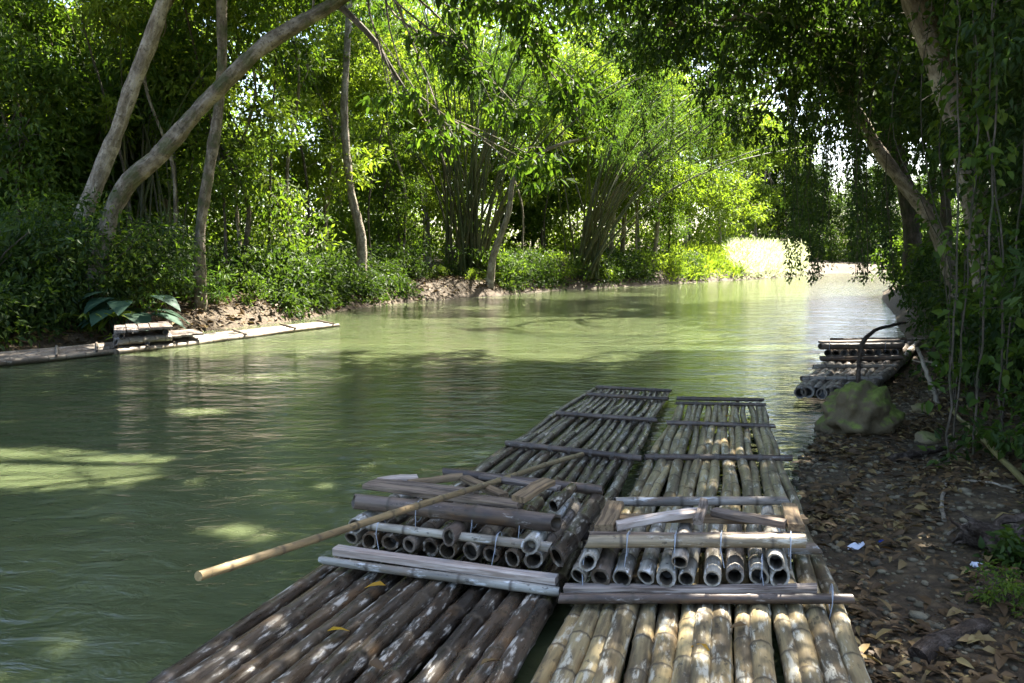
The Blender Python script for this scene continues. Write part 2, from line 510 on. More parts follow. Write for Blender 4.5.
M['driftwood'] = bark_mat('driftwood', (.12, .09, .06), (.30, .25, .18), (.44, .38, .29), 3)
M['rotten'] = bark_mat('rotten', (.020, .013, .009), (.07, .048, .032), (.18, .14, .11), 4)
def flat_mat(name, col, rough=.5, spec=.4):
    m, nt, out = newmat(name)
    tc = nt.nodes.new('ShaderNodeTexCoord')
    n = noise(nt, tc.outputs['Object'], 30, 3)
    principled(nt, out, cmix(nt, .3, col, ramp(nt, n, [(.3, (.6, .6, .6)), (.7, (1.1, 1.1, 1.1))]), 'MULTIPLY'), rough, spec)
    return m
M['wire'] = flat_mat('wire', (.30, .33, .38), .35, .6)
M['cord'] = flat_mat('cord', (.17, .15, .13), .8, .2)
M['litter_white'] = flat_mat('litter_white', (.52, .54, .58))
M['litter_blue'] = flat_mat('litter_blue', (.03, .07, .40))

# ground: damp earth, gravelly by the water
m, nt, out = newmat('earth')
tc = nt.nodes.new('ShaderNodeTexCoord'); ob = tc.outputs['Object']
e1 = noise(nt, ob, .9, 6, .65); e2 = noise(nt, ob, 9, 6, .7); e3 = noise(nt, ob, 45, 4, .6)
vo = nd(nt, 'ShaderNodeTexVoronoi', i_Scale=16.0); nt.links.new(ob, vo.inputs['Vector'])
c = ramp(nt, e2, [(.28, (.022, .015, .007)), (.5, (.066, .045, .022)), (.72, (.145, .105, .055))])
c = cmix(nt, math_n(nt, 'MULTIPLY', sstep(nt, e1, .45, .65), .5), c, (.075, .050, .028))
c = cmix(nt, .6, c, ramp(nt, vo.outputs['Distance'], [(.1, (1.25, 1.2, 1.1)), (.55, (.5, .48, .45))]), 'MULTIPLY')
hh = math_n(nt, 'ADD', math_n(nt, 'MULTIPLY', e2, .5), math_n(nt, 'ADD', math_n(nt, 'MULTIPLY', vo.outputs['Distance'], -.6), math_n(nt, 'MULTIPLY', e3, .3)))
principled(nt, out, c, .8, .3, bump(nt, hh, .8, .05))
M['earth'] = m
# river: turbid jade water, mirror-like skin, ripples drawn out across the view
m, nt, out = newmat('river_water')
tc = nt.nodes.new('ShaderNodeTexCoord')
mp = nd(nt, 'ShaderNodeMapping'); nt.links.new(tc.outputs['Object'], mp.inputs[0])
mp.inputs['Rotation'].default_value = (0, 0, R(18)); mp.inputs['Scale'].default_value = (.75, 1.5, 1)
w1 = noise(nt, mp.outputs[0], .9, 3, .5)
wv = nd(nt, 'ShaderNodeTexNoise'); nt.links.new(mp.outputs[0], wv.inputs[0])
wv.inputs['Scale'].default_value = 4.2; wv.inputs['Detail'].default_value = 4; wv.inputs['Roughness'].default_value = .55; wv.inputs['Distortion'].default_value = .8
w3 = noise(nt, mp.outputs[0], 17, 2, .5)
h = math_n(nt, 'ADD', math_n(nt, 'MULTIPLY', w1, 1.2), math_n(nt, 'ADD', math_n(nt, 'MULTIPLY', wv.outputs[0], .42), math_n(nt, 'MULTIPLY', w3, .07)))
wc = ramp(nt, noise(nt, mp.outputs[0], .35, 3, .5), [(.3, (.042, .054, .024)), (.7, (.070, .082, .036))])
p = nd(nt, 'ShaderNodeBsdfPrincipled', i_Roughness=.06, i_IOR=1.333)
p.inputs['Specular IOR Level'].default_value = .5
p.inputs['Subsurface Weight'].default_value = 1.0
p.inputs['Subsurface Radius'].default_value = (1.0, 1.0, .8)
p.inputs['Subsurface Scale'].default_value = .55
nt.links.new(wc, p.inputs['Base Color']); nt.links.new(bump(nt, h, .45, .10), p.inputs['Normal'])
nt.links.new(p.outputs[0], out.inputs[0])
M['water'] = m
# stones
def stone_mat(name, tones, moss=0.0):
    m, nt, out = newmat(name)
    tc = nt.nodes.new('ShaderNodeTexCoord'); ob = tc.outputs['Object']
    t = attr(nt, 'tint')
    n1 = math_n(nt, 'ADD', math_n(nt, 'MULTIPLY', noise(nt, ob, 7, 6, .7), .55), math_n(nt, 'MULTIPLY', noise(nt, ob, 38, 5, .75), .45)); n2 = noise(nt, ob, 2.6, 5, .6)
    c = ramp(nt, t, [(i / (len(tones) - 1), q) for i, q in enumerate(tones)])
    c = cmix(nt, .7, c, ramp(nt, n1, [(.3, (.45, .43, .4)), (.7, (1.25, 1.22, 1.15))]), 'MULTIPLY')
    if moss:
        geo = nt.nodes.new('ShaderNodeNewGeometry'); sp = nt.nodes.new('ShaderNodeSeparateXYZ')
        nt.links.new(geo.outputs['Normal'], sp.inputs[0])
        mk = math_n(nt, 'ADD', math_n(nt, 'MULTIPLY', sp.outputs[2], .28), noise(nt, ob, 4.5, 6, .7))
        c = cmix(nt, math_n(nt, 'MULTIPLY', sstep(nt, mk, .56, .72), moss), c, ramp(nt, n1, [(.35, (.05, .065, .010)), (.65, (.17, .22, .03))]))
    principled(nt, out, c, .75, .3, bump(nt, n1, .7, .03))
    return m
M['pebble'] = stone_mat('pebble', [(.05, .042, .028), (.11, .092, .058), (.20, .17, .11), (.085, .066, .038)])
M['boulder'] = stone_mat('boulder', [(.105, .080, .042), (.105, .080, .042)], .8)
M['stone_yellow'] = stone_mat('stone_yellow', [(.20, .16, .08), (.16, .13, .08)], .5)

# ------------------------------------------------------------------ the river's course and the lie of the land
LEFT = np.array([(-16, -30), (-12.5, -6), (-10.2, 4), (-8.9, 11)] + [tuple(P(x, y)[:2]) for x, y in
        ((30, 349), (150, 337), (290, 321), (350, 309), (420, 300.5), (490, 296), (560, 290), (640, 285.5), (690, 282.5), (745, 279.5), (795, 276.5))] + [(25, 68), (31, 76), (46, 82), (90, 86), (200, 88)])
RIGHT = np.array([(1.2, -30), (.9, -6), (1.0, 0), (1.12, 2.2)] + [tuple(P(x, y)[:2]) for x, y in
        ((838, 640), (812, 575), (797, 510), (795, 466), (822, 424), (860, 395), (905, 352), (898, 325))] + [(10.6, 22), (13.5, 29), (17.3, 37), (23, 47), (29, 57), (36, 66), (50, 73), (90, 77), (200, 79)])
POLY = np.vstack([LEFT, RIGHT[::-1]])
def seg_dist(x, y, line):
    best = np.full(x.shape, 1e9)
    for (ax, ay), (bx, by) in zip(line[:-1], line[1:]):
        dx, dy = bx - ax, by - ay
        t = np.clip(((x - ax) * dx + (y - ay) * dy) / (dx * dx + dy * dy), 0, 1)
        best = np.minimum(best, np.hypot(x - ax - t * dx, y - ay - t * dy))
    return best
def inside(x, y):
    r = np.zeros(x.shape, bool)
    n = len(POLY)
    for i in range(n):
        ax, ay = POLY[i]; bx, by = POLY[(i + 1) % n]
        c = ((ay > y) != (by > y))
        with np.errstate(divide='ignore', invalid='ignore'):
            r ^= c & (x < (bx - ax) * (y - ay) / ((by - ay) + 1e-12) + ax)
    return r
def wob(x, y):
    return (np.sin(x * 1.3 + y * .7) + np.sin(x * .6 - y * 1.7 + 1.3) + .6 * np.sin(x * 2.9 + 2.2 * y + .5) + .4 * np.sin(4.7 * x - 3.9 * y)) / 3
def terrain(x, y):
    x = np.atleast_1d(np.asarray(x, float)); y = np.atleast_1d(np.asarray(y, float))
    dl, dr = seg_dist(x, y, LEFT), seg_dist(x, y, RIGHT)
    ins = inside(x, y)
    w = wob(x, y)
    zl = .62 * (1 - np.exp(-dl / .55)) + .055 * np.minimum(dl, 40) + .10 * w * np.clip(dl, 0, 1)
    zr = .085 * np.minimum(dr, 1.6) + .30 * np.clip(dr - 1.6, 0, 4) + .10 * np.clip(dr - 5.6, 0, 30) + .06 * w * np.clip(dr, 0, 1)
    far = np.clip((y - 17) / 6, 0, 1)
    zr = zr + far * .5 * (1 - np.exp(-dr / .5))
    z = np.where(dl < dr, zl, zr)
    zin = -np.minimum(.35 * np.minimum(dl, dr), .9)
    return np.where(ins, zin, z)
def T1(x, y):
    return float(terrain(x, y)[0])
def G(px, D):
    """ground point under photo column px at distance D"""
    x = (px - 512) / F_PX * D
    return np.array([x, D, T1(x, D)])

def scatter(n, draw, keep):
    """n ground points: draw(m) -> x, y arrays; keep(x, y, d_left, d_right, inside, z) -> mask"""
    out, got = [], 0
    while got < n:
        x, y = draw(4000)
        k = keep(x, y, seg_dist(x, y, LEFT), seg_dist(x, y, RIGHT), inside(x, y), terrain(x, y))
        q = np.stack([x[k], y[k], terrain(x[k], y[k])], 1)
        out.append(q); got += len(q)
    return np.concatenate(out)[:n]
def gp(px, py, lift=0.0):
    """where the sight line through a photo pixel meets the ground, raised by lift"""
    d = ray(px, py)
    q = V3_(0, 0, CAM_H) + np.linspace(1.5, 25, 6000)[:, None] * d
    k = np.argmax(q[:, 2] < np.maximum(terrain(q[:, 0], q[:, 1]), 0))
    return q[k] + V3_(0, 0, lift)
V3_ = lambda *a: np.array(a, float)
def axis(*parts):
    out = []
    for a, b, s in parts:
        out.append(np.arange(a, b, s))
    return np.concatenate(out)
gx = np.concatenate([-60 - 2 ** np.arange(9, 1, -1) * 2.0, axis((-60, -16, .8), (-16, 0, .35), (0, 7.5, .12), (7.5, 14, .35), (14, 70, .8)), 70 + 2 ** np.arange(1, 10) * 2.0])
gy = np.concatenate([-30 - 2 ** np.arange(9, 1, -1) * 2.0, axis((-30, 1, .8), (1, 12, .12), (12, 30, .35), (30, 110, .8)), 110 + 2 ** np.arange(1, 10) * 2.0])
XX, YY = np.meshgrid(gx, gy)
ZZ = terrain(XX.ravel(), YY.ravel())
nx = len(gx)
ii, jj = np.meshgrid(np.arange(len(gy) - 1), np.arange(nx - 1), indexing='ij')
qd = np.stack([ii * nx + jj, ii * nx + jj + 1, (ii + 1) * nx + jj + 1, (ii + 1) * nx + jj], -1).reshape(-1, 4)
tag(link('ground', np_mesh('ground', np.stack([XX.ravel(), YY.ravel(), ZZ], 1), quads=qd, mats=[M['earth']], smooth=True)), 'damp brown earth of the two river banks', kind='structure')
wx, wy = np.linspace(-60, 210, 40), np.linspace(-31, 120, 30)
XX, YY = np.meshgrid(wx, wy)
ii, jj = np.meshgrid(np.arange(29), np.arange(39), indexing='ij')
qd = np.stack([ii * 40 + jj, ii * 40 + jj + 1, (ii + 1) * 40 + jj + 1, (ii + 1) * 40 + jj], -1).reshape(-1, 4)
tag(link('river', np_mesh('river', np.stack([XX.ravel(), YY.ravel(), np.zeros(XX.size)], 1), quads=qd, mats=[M['water']], smooth=True)), 'slow turbid green river', kind='structure')

# ------------------------------------------------------------------ rafts
def lerp(a, b, t): return a + (b - a) * t
class RaftFrame:
    """stern corners A (left) B (right), bow corners C (left) D (right), all at deck-axis height"""
    def __init__(s, A, B, C, D):
        s.A, s.B, s.C, s.D = map(np.asarray, (A, B, C, D))
        s.L = np.linalg.norm((s.C + s.D) / 2 - (s.A + s.B) / 2)
        s.ax = unit((s.C + s.D) / 2 - (s.A + s.B) / 2)
    def at(s, u, v):
        return lerp(lerp(s.A, s.B, u), lerp(s.C, s.D, u), v)
def rope_ring(mb, c, d, r, rng, turns=1):
    """thin wire wound once round a bar at c (bar direction d)"""
    d = unit(d)
    a = unit(np.cross(d, [0, 0, 1])); b = np.cross(d, a)
    t = np.linspace(0, 6.28 * turns, 14 * turns)
    path = c + r * (np.cos(t)[:, None] * a + np.sin(t)[:, None] * b) + d * (t / 6.28 * .009)[:, None]
    mb.tube(path, .0017, 4)
    e = c + b * r + a * r * .3
    if rng.uniform() < .6:
        mb.tube(np.array([e, e + rng.normal(0, .015, 3) + [0, 0, .03], e + rng.normal(0, .03, 3) + [0, 0, .035]]), .0018, 4)
def make_raft(label, fr, n, r0, r1, mat, barmat, bars, seed, ragged=.12, lash=True):
    rng = np.random.default_rng(seed)
    base = (fr.A + fr.B) / 2 * np.array([1, 1, 0])
    root = empty('bamboo_raft', base)
    tag(root, label, 'raft', 'bamboo rafts')
    for i in range(n):
        u = (i + .5) / n
        k = rng.uniform(.86, 1.14)
        p0 = fr.at(u + rng.normal(0, .006), 0) - fr.ax * rng.uniform(0, .1)
        p1 = fr.at(u + rng.normal(0, .006), 1) + fr.ax * rng.uniform(-ragged, ragged * .5)
        p0 = p0 + [0, 0, rng.normal(0, .008)]
        mb = MB()
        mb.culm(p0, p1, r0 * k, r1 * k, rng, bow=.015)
        mb.build('culm', mat, root, base)
    for (pa, pb, rr) in bars:
        mb = MB()
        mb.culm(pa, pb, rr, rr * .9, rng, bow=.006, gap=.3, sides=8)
        bar = mb.build('crossbar', barmat, root, base)
        d = np.asarray(pb) - np.asarray(pa)
        for t in (np.arange(.05, 1, .145) if lash else ()):
            lb = MB()
            rope_ring(lb, np.asarray(pa) + d * (t + rng.uniform(-.02, .02)), d, rr * 1.2, rng, 3)
            lb.build('lashing', M['cord'], bar, base)
    return root, base
DZ = .085
def bar_px(l, r, zl, zr, rr=.021):
    return (P(*l, zl), P(*r, zr), rr)
# left raft, dark and wet
frL = RaftFrame(P(136, 683, .10), P(527, 683, .10), P(592, 389, .09), P(671, 392, .09))
ext = 1.35
frL.A = frL.A - frL.ax * ext; frL.B = frL.B - frL.ax * ext
barsL = [bar_px((596, 387), (671, 391), .13, .13, .02), bar_px((586, 394), (668, 399), .135, .135, .022), bar_px((556, 413), (657, 420), .145, .145, .024), bar_px((507, 443), (641, 459), .15, .15, .026)]
raftL, baseL = make_raft('dark wet bamboo raft furthest from the bank with a pole laid across its seat', frL, 14, .048, .027, M['raft_dark'], M['bar_dark'], barsL, 11)
# right raft, dry and tan, its right side lifted on the shore
frR = RaftFrame(P(521, 683, .10), P(882, 683, .17), P(677, 404, .09), P(764, 404, .10))
frR.A = frR.A - frR.ax * ext; frR.B = frR.B - frR.ax * ext
barsR = [bar_px((677, 398), (763, 400), .13, .135, .022), bar_px((676, 403), (765, 405), .13, .14, .018), bar_px((667, 423), (775, 426), .14, .15, .022), bar_px((645, 457), (792, 459), .145, .165, .025)]
raftR, baseR = make_raft('dry tan bamboo raft beside the shore with a pale plank across its seat', frR, 15, .048, .028, M['raft_tan'], M['bar_dark'], barsR, 12)

def seat(root, base, OL, OR, bdir, rng, spec):
    """spec rows: (name, shape, material, p=(u,v,h), q=(u,v,h), size, size2); u across 0..1, v metres towards the bow, h metres up"""
    OL, OR = np.asarray(OL), np.asarray(OR)
    a = OR - OL
    bdir = unit(bdir)
    n = unit(np.cross(a, bdir))
    def S(u, v, h): return OL + a * u + bdir * v + n * h
    first = None
    for name, shape, mat, p, q, s1, s2 in spec:
        mb = MB()
        if shape == 'culm':
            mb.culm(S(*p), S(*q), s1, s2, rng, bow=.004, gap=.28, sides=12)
        elif shape == 'plank':
            mb.board(S(*p), S(*q), s1, s2, rng, up=n)
        o = mb.build(name, M[mat], root if first is None else first, base, smooth=(shape == 'culm'))
        if first is None: first = o
    for u, v, h in spec_wires[id(spec)]:
        lb = MB()
        c = S(u, v, h)
        t = np.linspace(0, 6.28, 16)
        path = c + .016 * np.cos(t)[:, None] * unit(a) * .35 + (.055 * np.cos(t))[:, None] * n + (.05 * np.sin(t))[:, None] * bdir
        path = np.vstack([path, [c + n * .05 - bdir * .03, c - bdir * .05 - n * .01, c - n * .09 - bdir * .055 + unit(a) * rng.uniform(-.02, .02)]])
        lb.tube(path, .0018, 4)
        lb.build('lashing', M['wire'], first, base)
    return first
spec_wires = {}
rng = np.random.default_rng(5)
# seat of the right raft
OL, OR = P(560, 602, .165), P(853, 604, .215)
sp = [('seat_platform', 'culm', 'bar_dark', (0, 0, .02), (1.0, 0, .02), .023, .021),
      ('rail', 'plank', 'plank_grey', (.01, .045, .045), (.885, .045, .045), .055, .03),
      ('rail', 'culm', 'raft_grey', (.0, .62, .03), (.93, .58, .03), .03, .028)]
for u in (.055, .135, .215, .295, .365, .44, .53, .61, .69, .765):
    sp.append(('short_culm', 'culm', 'raft_grey' if rng.uniform() < .4 else 'seat_pale', (u, .06 + rng.uniform(-.015, .02), .088), (u + rng.uniform(-.01, .01), .80 + rng.uniform(-.04, .04), .09), .040 * rng.uniform(.88, 1.08), .037))
for u, mt in ((.095, 'seat_pale'), (.415, 'raft_grey'), (.745, 'seat_pale')):
    sp.append(('bearer', 'culm', mt, (u, .05, .160), (u, .78, .160), .036, .034))
sp += [('beam', 'culm', 'seat_tan', (.085, .13, .222), (.85, .13, .222), .028, .030),
       ('plank', 'plank', 'plank_grey', (.085, .215, .214), (.85, .215, .214), .085, .024),
       ('plank', 'plank', 'plank_brown', (.10, .48, .212), (.88, .48, .212), .075, .024),
       ('beam', 'culm', 'raft_grey', (.115, .76, .218), (.82, .76, .218), .024, .022),
       ('side_plank', 'plank', 'plank_brown', (.125, .26, .245), (.135, .60, .245), .085, .034),
       ('side_plank', 'plank', 'plank_brown', (.83, .24, .245), (.82, .56, .245), .07, .034),
       ('brace', 'plank', 'plank_pale', (.175, .27, .247), (.475, .47, .247), .06, .034),
       ('brace', 'plank', 'plank_grey', (.53, .50, .247), (.79, .26, .247), .055, .034),
       ('brace', 'plank', 'plank_grey', (.478, .26, .262), (.488, .62, .262), .040, .03)]
spec_wires[id(sp)] = [(.075, .10, .12), (.23, .14, .21), (.40, .13, .21), (.56, .14, .21), (.70, .10, .12), (.80, .13, .21), (.93, .02, .02)]
seat(raftR, baseR, OL, OR, frR.ax, rng, sp)
# seat of the left raft
OL, OR = P(326, 560, .165), P(560, 592, .165)
sp = [('seat_platform', 'culm', 'seat_pale', (0, -.02, .005), (1.0, -.02, .005), .020, .022),
      ('rail', 'plank', 'plank_pale', (.03, .035, .042), (.98, .035, .042), .06, .04),
      ('rail', 'culm', 'bar_dark', (.02, .62, .04), (1.02, .62, .04), .03, .028)]
for i in range(10):
    u = .075 + i * .089
    sp.append(('short_culm', 'culm', 'raft_dark' if i % 3 else 'raft_grey', (u, .09 + rng.uniform(-.015, .015), .092), (u + rng.uniform(-.01, .01), .90 + rng.uniform(-.05, .04), .092), .042 * rng.uniform(.9, 1.08), .038))
sp += [('rail', 'culm', 'seat_pale', (.10, .125, .152), (.93, .125, .152), .021, .023)]
for u, mt in ((.115, 'seat_pale'), (.53, 'bar_dark'), (.865, 'seat_pale')):
    sp.append(('bearer', 'culm', mt, (u, .06, .168), (u, .80, .168), .038, .034))
sp += [('beam', 'culm', 'bar_dark', (.045, .19, .245), (.94, .19, .245), .040, .043),
       ('plank', 'plank', 'plank_grey', (.06, .30, .295), (.77, .27, .295), .085, .026),
       ('plank', 'plank', 'plank_grey', (.05, .40, .285), (.52, .42, .285), .06, .022),
       ('beam', 'culm', 'bar_dark', (.23, .86, .235), (1.02, .80, .235), .030, .028),
       ('side_culm', 'culm', 'raft_dark', (.985, .0, .16), (1.0, .80, .18), .048, .046),
       ('side_culm', 'culm', 'plank_brown' if False else 'raft_dark', (.895, .36, .27), (.90, .72, .26), .028, .026),
       ('side_plank', 'plank', 'plank_brown', (.765, .26, .325), (.83, .56, .325), .08, .03),
       ('brace', 'plank', 'plank_brown', (.42, .62, .285), (.67, .38, .292), .055, .028),
       ('brace', 'plank', 'plank_grey', (.47, .72, .272), (.85, .66, .272), .05, .022),
       ('brace', 'plank', 'plank_brown', (.20, .46, .287), (.40, .64, .282), .07, .024),
       ('offcut', 'plank', 'plank_pale', (.02, .50, .262), (.18, .62, .262), .09, .02)]
spec_wires[id(sp)] = [(.20, .125, .14), (.72, .125, .14), (.60, .2, .23), (.80, .2, .23), (.35, .2, .23)]
seat(raftL, baseL, OL, OR, frL.ax, rng, sp)

# punting pole across the left raft's seat, its butt out over the water
E = P(581, 455, .20)
S0 = P(426, 503, .575)
K = E + (S0 - E) * 1.555
mb = MB(); mb.culm(K, E, .0135, .0175, np.random.default_rng(8), bow=.010, gap=.27, sides=10, hollow=False)
o = mb.build('punting_pole', M['pole_tan'])
tag(o, 'long tan bamboo pole laid across the dark raft with its end over the water', 'pole')

# rafts moored further off
frM = RaftFrame(P(796, 391, .10), P(872, 392, .12), P(842, 343, .10), P(925, 341, .12))
bm = [(frM.at(-.02, v) + [0, 0, .07], frM.at(1.02, v) + [0, 0, .07], .03) for v in (.10, .30, .93)]
raftM, baseM = make_raft('weathered bamboo raft moored by the boulder under the dark leaves', frM, 10, .065, .05, M['raft_grey'], M['raft_grey'], bm, 21, lash=False)
rng = np.random.default_rng(22)
sp = [('seat_platform', 'culm', 'bar_dark', (0, 0, .03), (1, 0, .03), .04, .04)]
for u in np.linspace(.08, .92, 9):
    sp.append(('short_culm', 'culm', 'bar_dark', (u, .05, .10), (u, 1.0, .10), .048, .048))
sp += [('beam', 'culm', 'bar_dark', (-.02, .1, .19), (1.0, .1, .19), .045, .045), ('beam', 'culm', 'raft_grey', (0, .5, .19), (1.0, .5, .19), .045, .045), ('beam', 'culm', 'bar_dark', (0, .95, .19), (1.0, .9, .19), .045, .045), ('plank', 'plank', 'plank_grey', (-.05, .3, .24), (.95, .35, .24), .15, .03)]
spec_wires[id(sp)] = [(.1, .1, .2), (.8, .1, .2)]
seat(raftM, baseM, frM.at(0, .42) + [0, 0, .07], frM.at(1, .42) + [0, 0, .07], frM.ax, rng, sp)

frA = RaftFrame(P(-60, 360, .04), P(-60, 371, .04), P(152, 341, .04), P(152, 348.5, .04))
bm = [(frA.at(-.02, v) + [0, 0, .055], frA.at(1.02, v) + [0, 0, .055], .022) for v in (.2, .5, .7, .97)]
raftA, baseA = make_raft('grey bamboo raft with a stacked seat moored under the big-leaved plant', frA, 12, .05, .04, M['raft_mud'], M['raft_mud'], bm, 31, lash=False)
sp = [('seat_platform', 'culm', 'bar_dark', (0, 0, .03), (1, 0, .03), .04, .04)]
for u in np.linspace(.08, .92, 8):
    sp.append(('short_culm', 'culm', 'raft_grey', (u, .0, .11), (u, 1.0, .11), .06, .06))
sp += [('beam', 'culm', 'bar_dark', (.0, .1, .22), (1.0, .1, .22), .05, .05), ('beam', 'culm', 'bar_dark', (0, .9, .22), (1.0, .9, .22), .05, .05)]
for v in (.08, .3, .52, .74, .94):
    sp.append(('plank', 'plank', 'plank_grey', (-.03, v, .29), (1.02, v, .29 + .01 * (v > .5)), .18, .04))
spec_wires[id(sp)] = [(.1, .1, .2), (.8, .1, .2)]
seat(raftA, baseA, frA.at(.05, .80) + [0, 0, .04], frA.at(.95, .80) + [0, 0, .04], frA.ax, rng, sp)
frB = RaftFrame(P(112, 346, .04), P(118, 352.5, .04), P(322, 322, .03), P(338, 325.5, .03))
bm = [(frB.at(-.02, v) + [0, 0, .055], frB.at(1.02, v) + [0, 0, .055], .022) for v in (.2, .5, .75, .97)]
raftB, baseB = make_raft('long flat grey bamboo raft lying along the far bank below the dark trunk', frB, 11, .05, .035, M['raft_mud'], M['raft_mud'], bm, 32, lash=False)
sp = [('seat_platform', 'culm', 'bar_dark', (0, 0, .03), (1, 0, .03), .04, .04)]
for v in (.1, .35, .6, .85, 1.1):
    sp.append(('plank', 'plank', 'plank_grey', (-.03, v, .09), (1.02, v, .09), .23, .035))
spec_wires[id(sp)] = [(.1, .1, .05), (.8, .1, .05)]
seat(raftB, baseB, frB.at(.03, .10) + [0, 0, .06], frB.at(.97, .10) + [0, 0, .06], frB.ax, rng, sp)

# ------------------------------------------------------------------ trees
def smooth_path(pts, n=24):
    pts = np.asarray(pts, float)
    t = np.concatenate([[0], np.cumsum(np.linalg.norm(np.diff(pts, axis=0), axis=1))])
    t /= t[-1]
    # Catmull-Rom through the points
    out = []
    for s in np.linspace(0, 1, n):
        k = min(max(np.searchsorted(t, s) - 1, 0), len(pts) - 2)
        u = (s - t[k]) / (t[k + 1] - t[k] + 1e-9)
        p0 = pts[max(k - 1, 0)]; p1 = pts[k]; p2 = pts[k + 1]; p3 = pts[min(k + 2, len(pts) - 1)]
        out.append(.5 * (2 * p1 + (p2 - p0) * u + (2 * p0 - 5 * p1 + 4 * p2 - p3) * u * u + (3 * p1 - p0 - 3 * p2 + p3) * u ** 3))
    return np.array(out)
def lobes(rng, c, r, n, sub=(.35, .6), squash=.75):
    """uneven crown: n lobes thrown round a centre"""
    L = []
    for _ in range(n):
        d = unit(rng.normal(0, 1, 3)) * rng.uniform(.25, .95) ** .7
        L.append((np.asarray(c) + d * r * np.array([1, 1, squash]), r * rng.uniform(*sub)))
    return L
def fill_lobes(lv, rng, L, dens, n_per, ln, aspect=.42, droop=.35, spread=.32):
    for c, r in L:
        k = max(3, int(dens * r * r))
        d = rng.normal(0, 1, (k, 3)); d /= np.linalg.norm(d, axis=1, keepdims=True)
        q = c + d * r * (rng.uniform(0.05, 1, (k, 1)) ** .45) * np.array([1, 1, .72])
        q += rng.normal(0, .12 * r, (k, 3))
        lv.cluster(rng, q, n_per, spread * rng.uniform(.7, 1.3, k), ln, aspect, droop, .55)
def add_trunk(mb, pts, r0, r1, n=54, sides=16, rng=None):
    p = smooth_path(pts, n)
    t = np.linspace(0, 1, n)
    r = r0 + (r1 - r0) * t ** .8
    if rng is not None:
        r = r * (1 + .05 * np.sin(t * 17 + rng.uniform(0, 6)) + .04 * np.sin(t * 41 + rng.uniform(0, 6)) + rng.normal(0, .035, n))
        p = p + np.stack([.35 * r0 * np.sin(t * 9 + rng.uniform(0, 6)), .35 * r0 * np.sin(t * 8 + rng.uniform(0, 6)), 0 * t], 1) * np.minimum(1, 6 * t)[:, None]
    r = r * (1 + .35 * np.exp(-t * 22))
    mb.tube(p, r, sides, knot=.045)
    return p
def make_tree(name, label, cat, pts, r0, r1, bark, L, leafmat, seed, dens=45, n_per=16, ln=.17, aspect=.42, droop=.4, spread=.34, group=None, detail=0, limbs=True, extra=None, limb_k=1.0):
    rng = np.random.default_rng(seed)
    base = np.asarray(pts[0], float)
    root = empty(name, base)
    tag(root, label, cat, group)
    mb = MB(); p = add_trunk(mb, [base - [0, 0, .25]] + list(pts[1:]), r0, r1, rng=rng); mb.build('trunk', bark, root, base)
    if limbs:
        for c, r in L:
            k = rng.integers(int(len(p) * .5), len(p))
            if np.linalg.norm(c - p[-1]) < np.linalg.norm(c - p[k]): k = len(p) - 1
            s = p[k]
            mid = lerp(s, c, .5) + rng.normal(0, .12 * np.linalg.norm(c - s), 3) + [0, 0, .08 * np.linalg.norm(c - s)]
            mb = MB(); rr = r1 * rng.uniform(.45, .8) * limb_k
            sp_ = smooth_path([s, mid, c], 9)
            mb.tube(sp_, np.linspace(rr, rr * .3, 9), 6)
            for q in range(4):
                e = c + unit(rng.normal(0, 1, 3)) * r * .8
                k0 = rng.integers(4, 8)
                mb.tube(smooth_path([sp_[k0], lerp(sp_[k0], e, .5) + [0, 0, .1 * r], e], 6), np.linspace(rr * .4, .006, 6), 5)
            mb.build('limb', bark, root, base)
    if extra is not None: extra(root, base, rng)
    lv = Leaves()
    fill_lobes(lv, rng, L, dens, n_per, ln, aspect, droop, spread)
    lv.build('crown', leafmat, root, base, detail)
    return root
V3 = lambda *a: np.array(a, float)

# --- the named trees of the left bank
DA = 16.5
def ptsQ(D, *px): return [Q(x, y, D) for x, y in px]
rg_ = np.random.default_rng(101)
b = G(48, DA + 1.0)
make_tree('leaning_tree', 'pale leaning tree with sunlit patches behind the thick curved trunk', 'tree', [b] + ptsQ(DA + 1.0, (92, 182), (122, 115), (155, 40), (178, -30), (215, -110)), .19, .13, M['bark_pale'],
          lobes(rg_, Q(190, -190, 17.5), 4.2, 16), M['leaf_mid'], 1, dens=27)
def twig_branch(pts, r0):
    def f(root, base, rng):
        mb = MB(); mb.tube(smooth_path(pts, 16), np.linspace(r0, .012, 16), 7); mb.build('branch', M['bark_dark'], root, base)
    return f
b = G(92, DA - .3)
DB = DA - .3
tipB = ptsQ(DB, (338, 4), (372, 38), (392, 70), (430, 130), (445, 165))
make_tree('curved_tree', 'thick grey trunk curving up over the river from the far bank', 'tree', [b] + ptsQ(DB, (118, 200), (155, 155), (200, 104), (262, 50), (335, 6), (380, -35)), .20, .12, M['bark_grey'],
          [(Q(420, -50, 15.4), 1.0), (Q(470, -20, 15), .8), (Q(520, 10, 14.6), .6), (Q(350, -60, 16), 1.1), (Q(280, -70, 17), 1.2), (Q(440, 45, 15.3), .45), (Q(540, 50, 15), .5), (Q(590, -30, 14.5), .8), (Q(470, 60, 15), .55), (Q(505, 110, 15), .5), (Q(445, 130, 15.2), .4), (Q(535, 165, 15), .45), (Q(400, 95, 15.4), .35), (Q(570, 95, 14.8), .5)], M['leaf_mid'], 2, dens=50, ln=.22, limb_k=.4, droop=.8, extra=twig_branch(tipB, .075))
b = G(200, 18.2)
make_tree('straight_tree', 'dark straight slender trunk standing close to the water on the far bank', 'tree', [b] + ptsQ(18.2, (203, 230), (212, 150), (219, 70), (223, 0), (228, -80)), .13, .10, M['bark_grey'],
          lobes(rg_, Q(265, -170, 19.5), 4.0, 15), M['leaf_mid'], 3, dens=27)
b = G(362, 27)
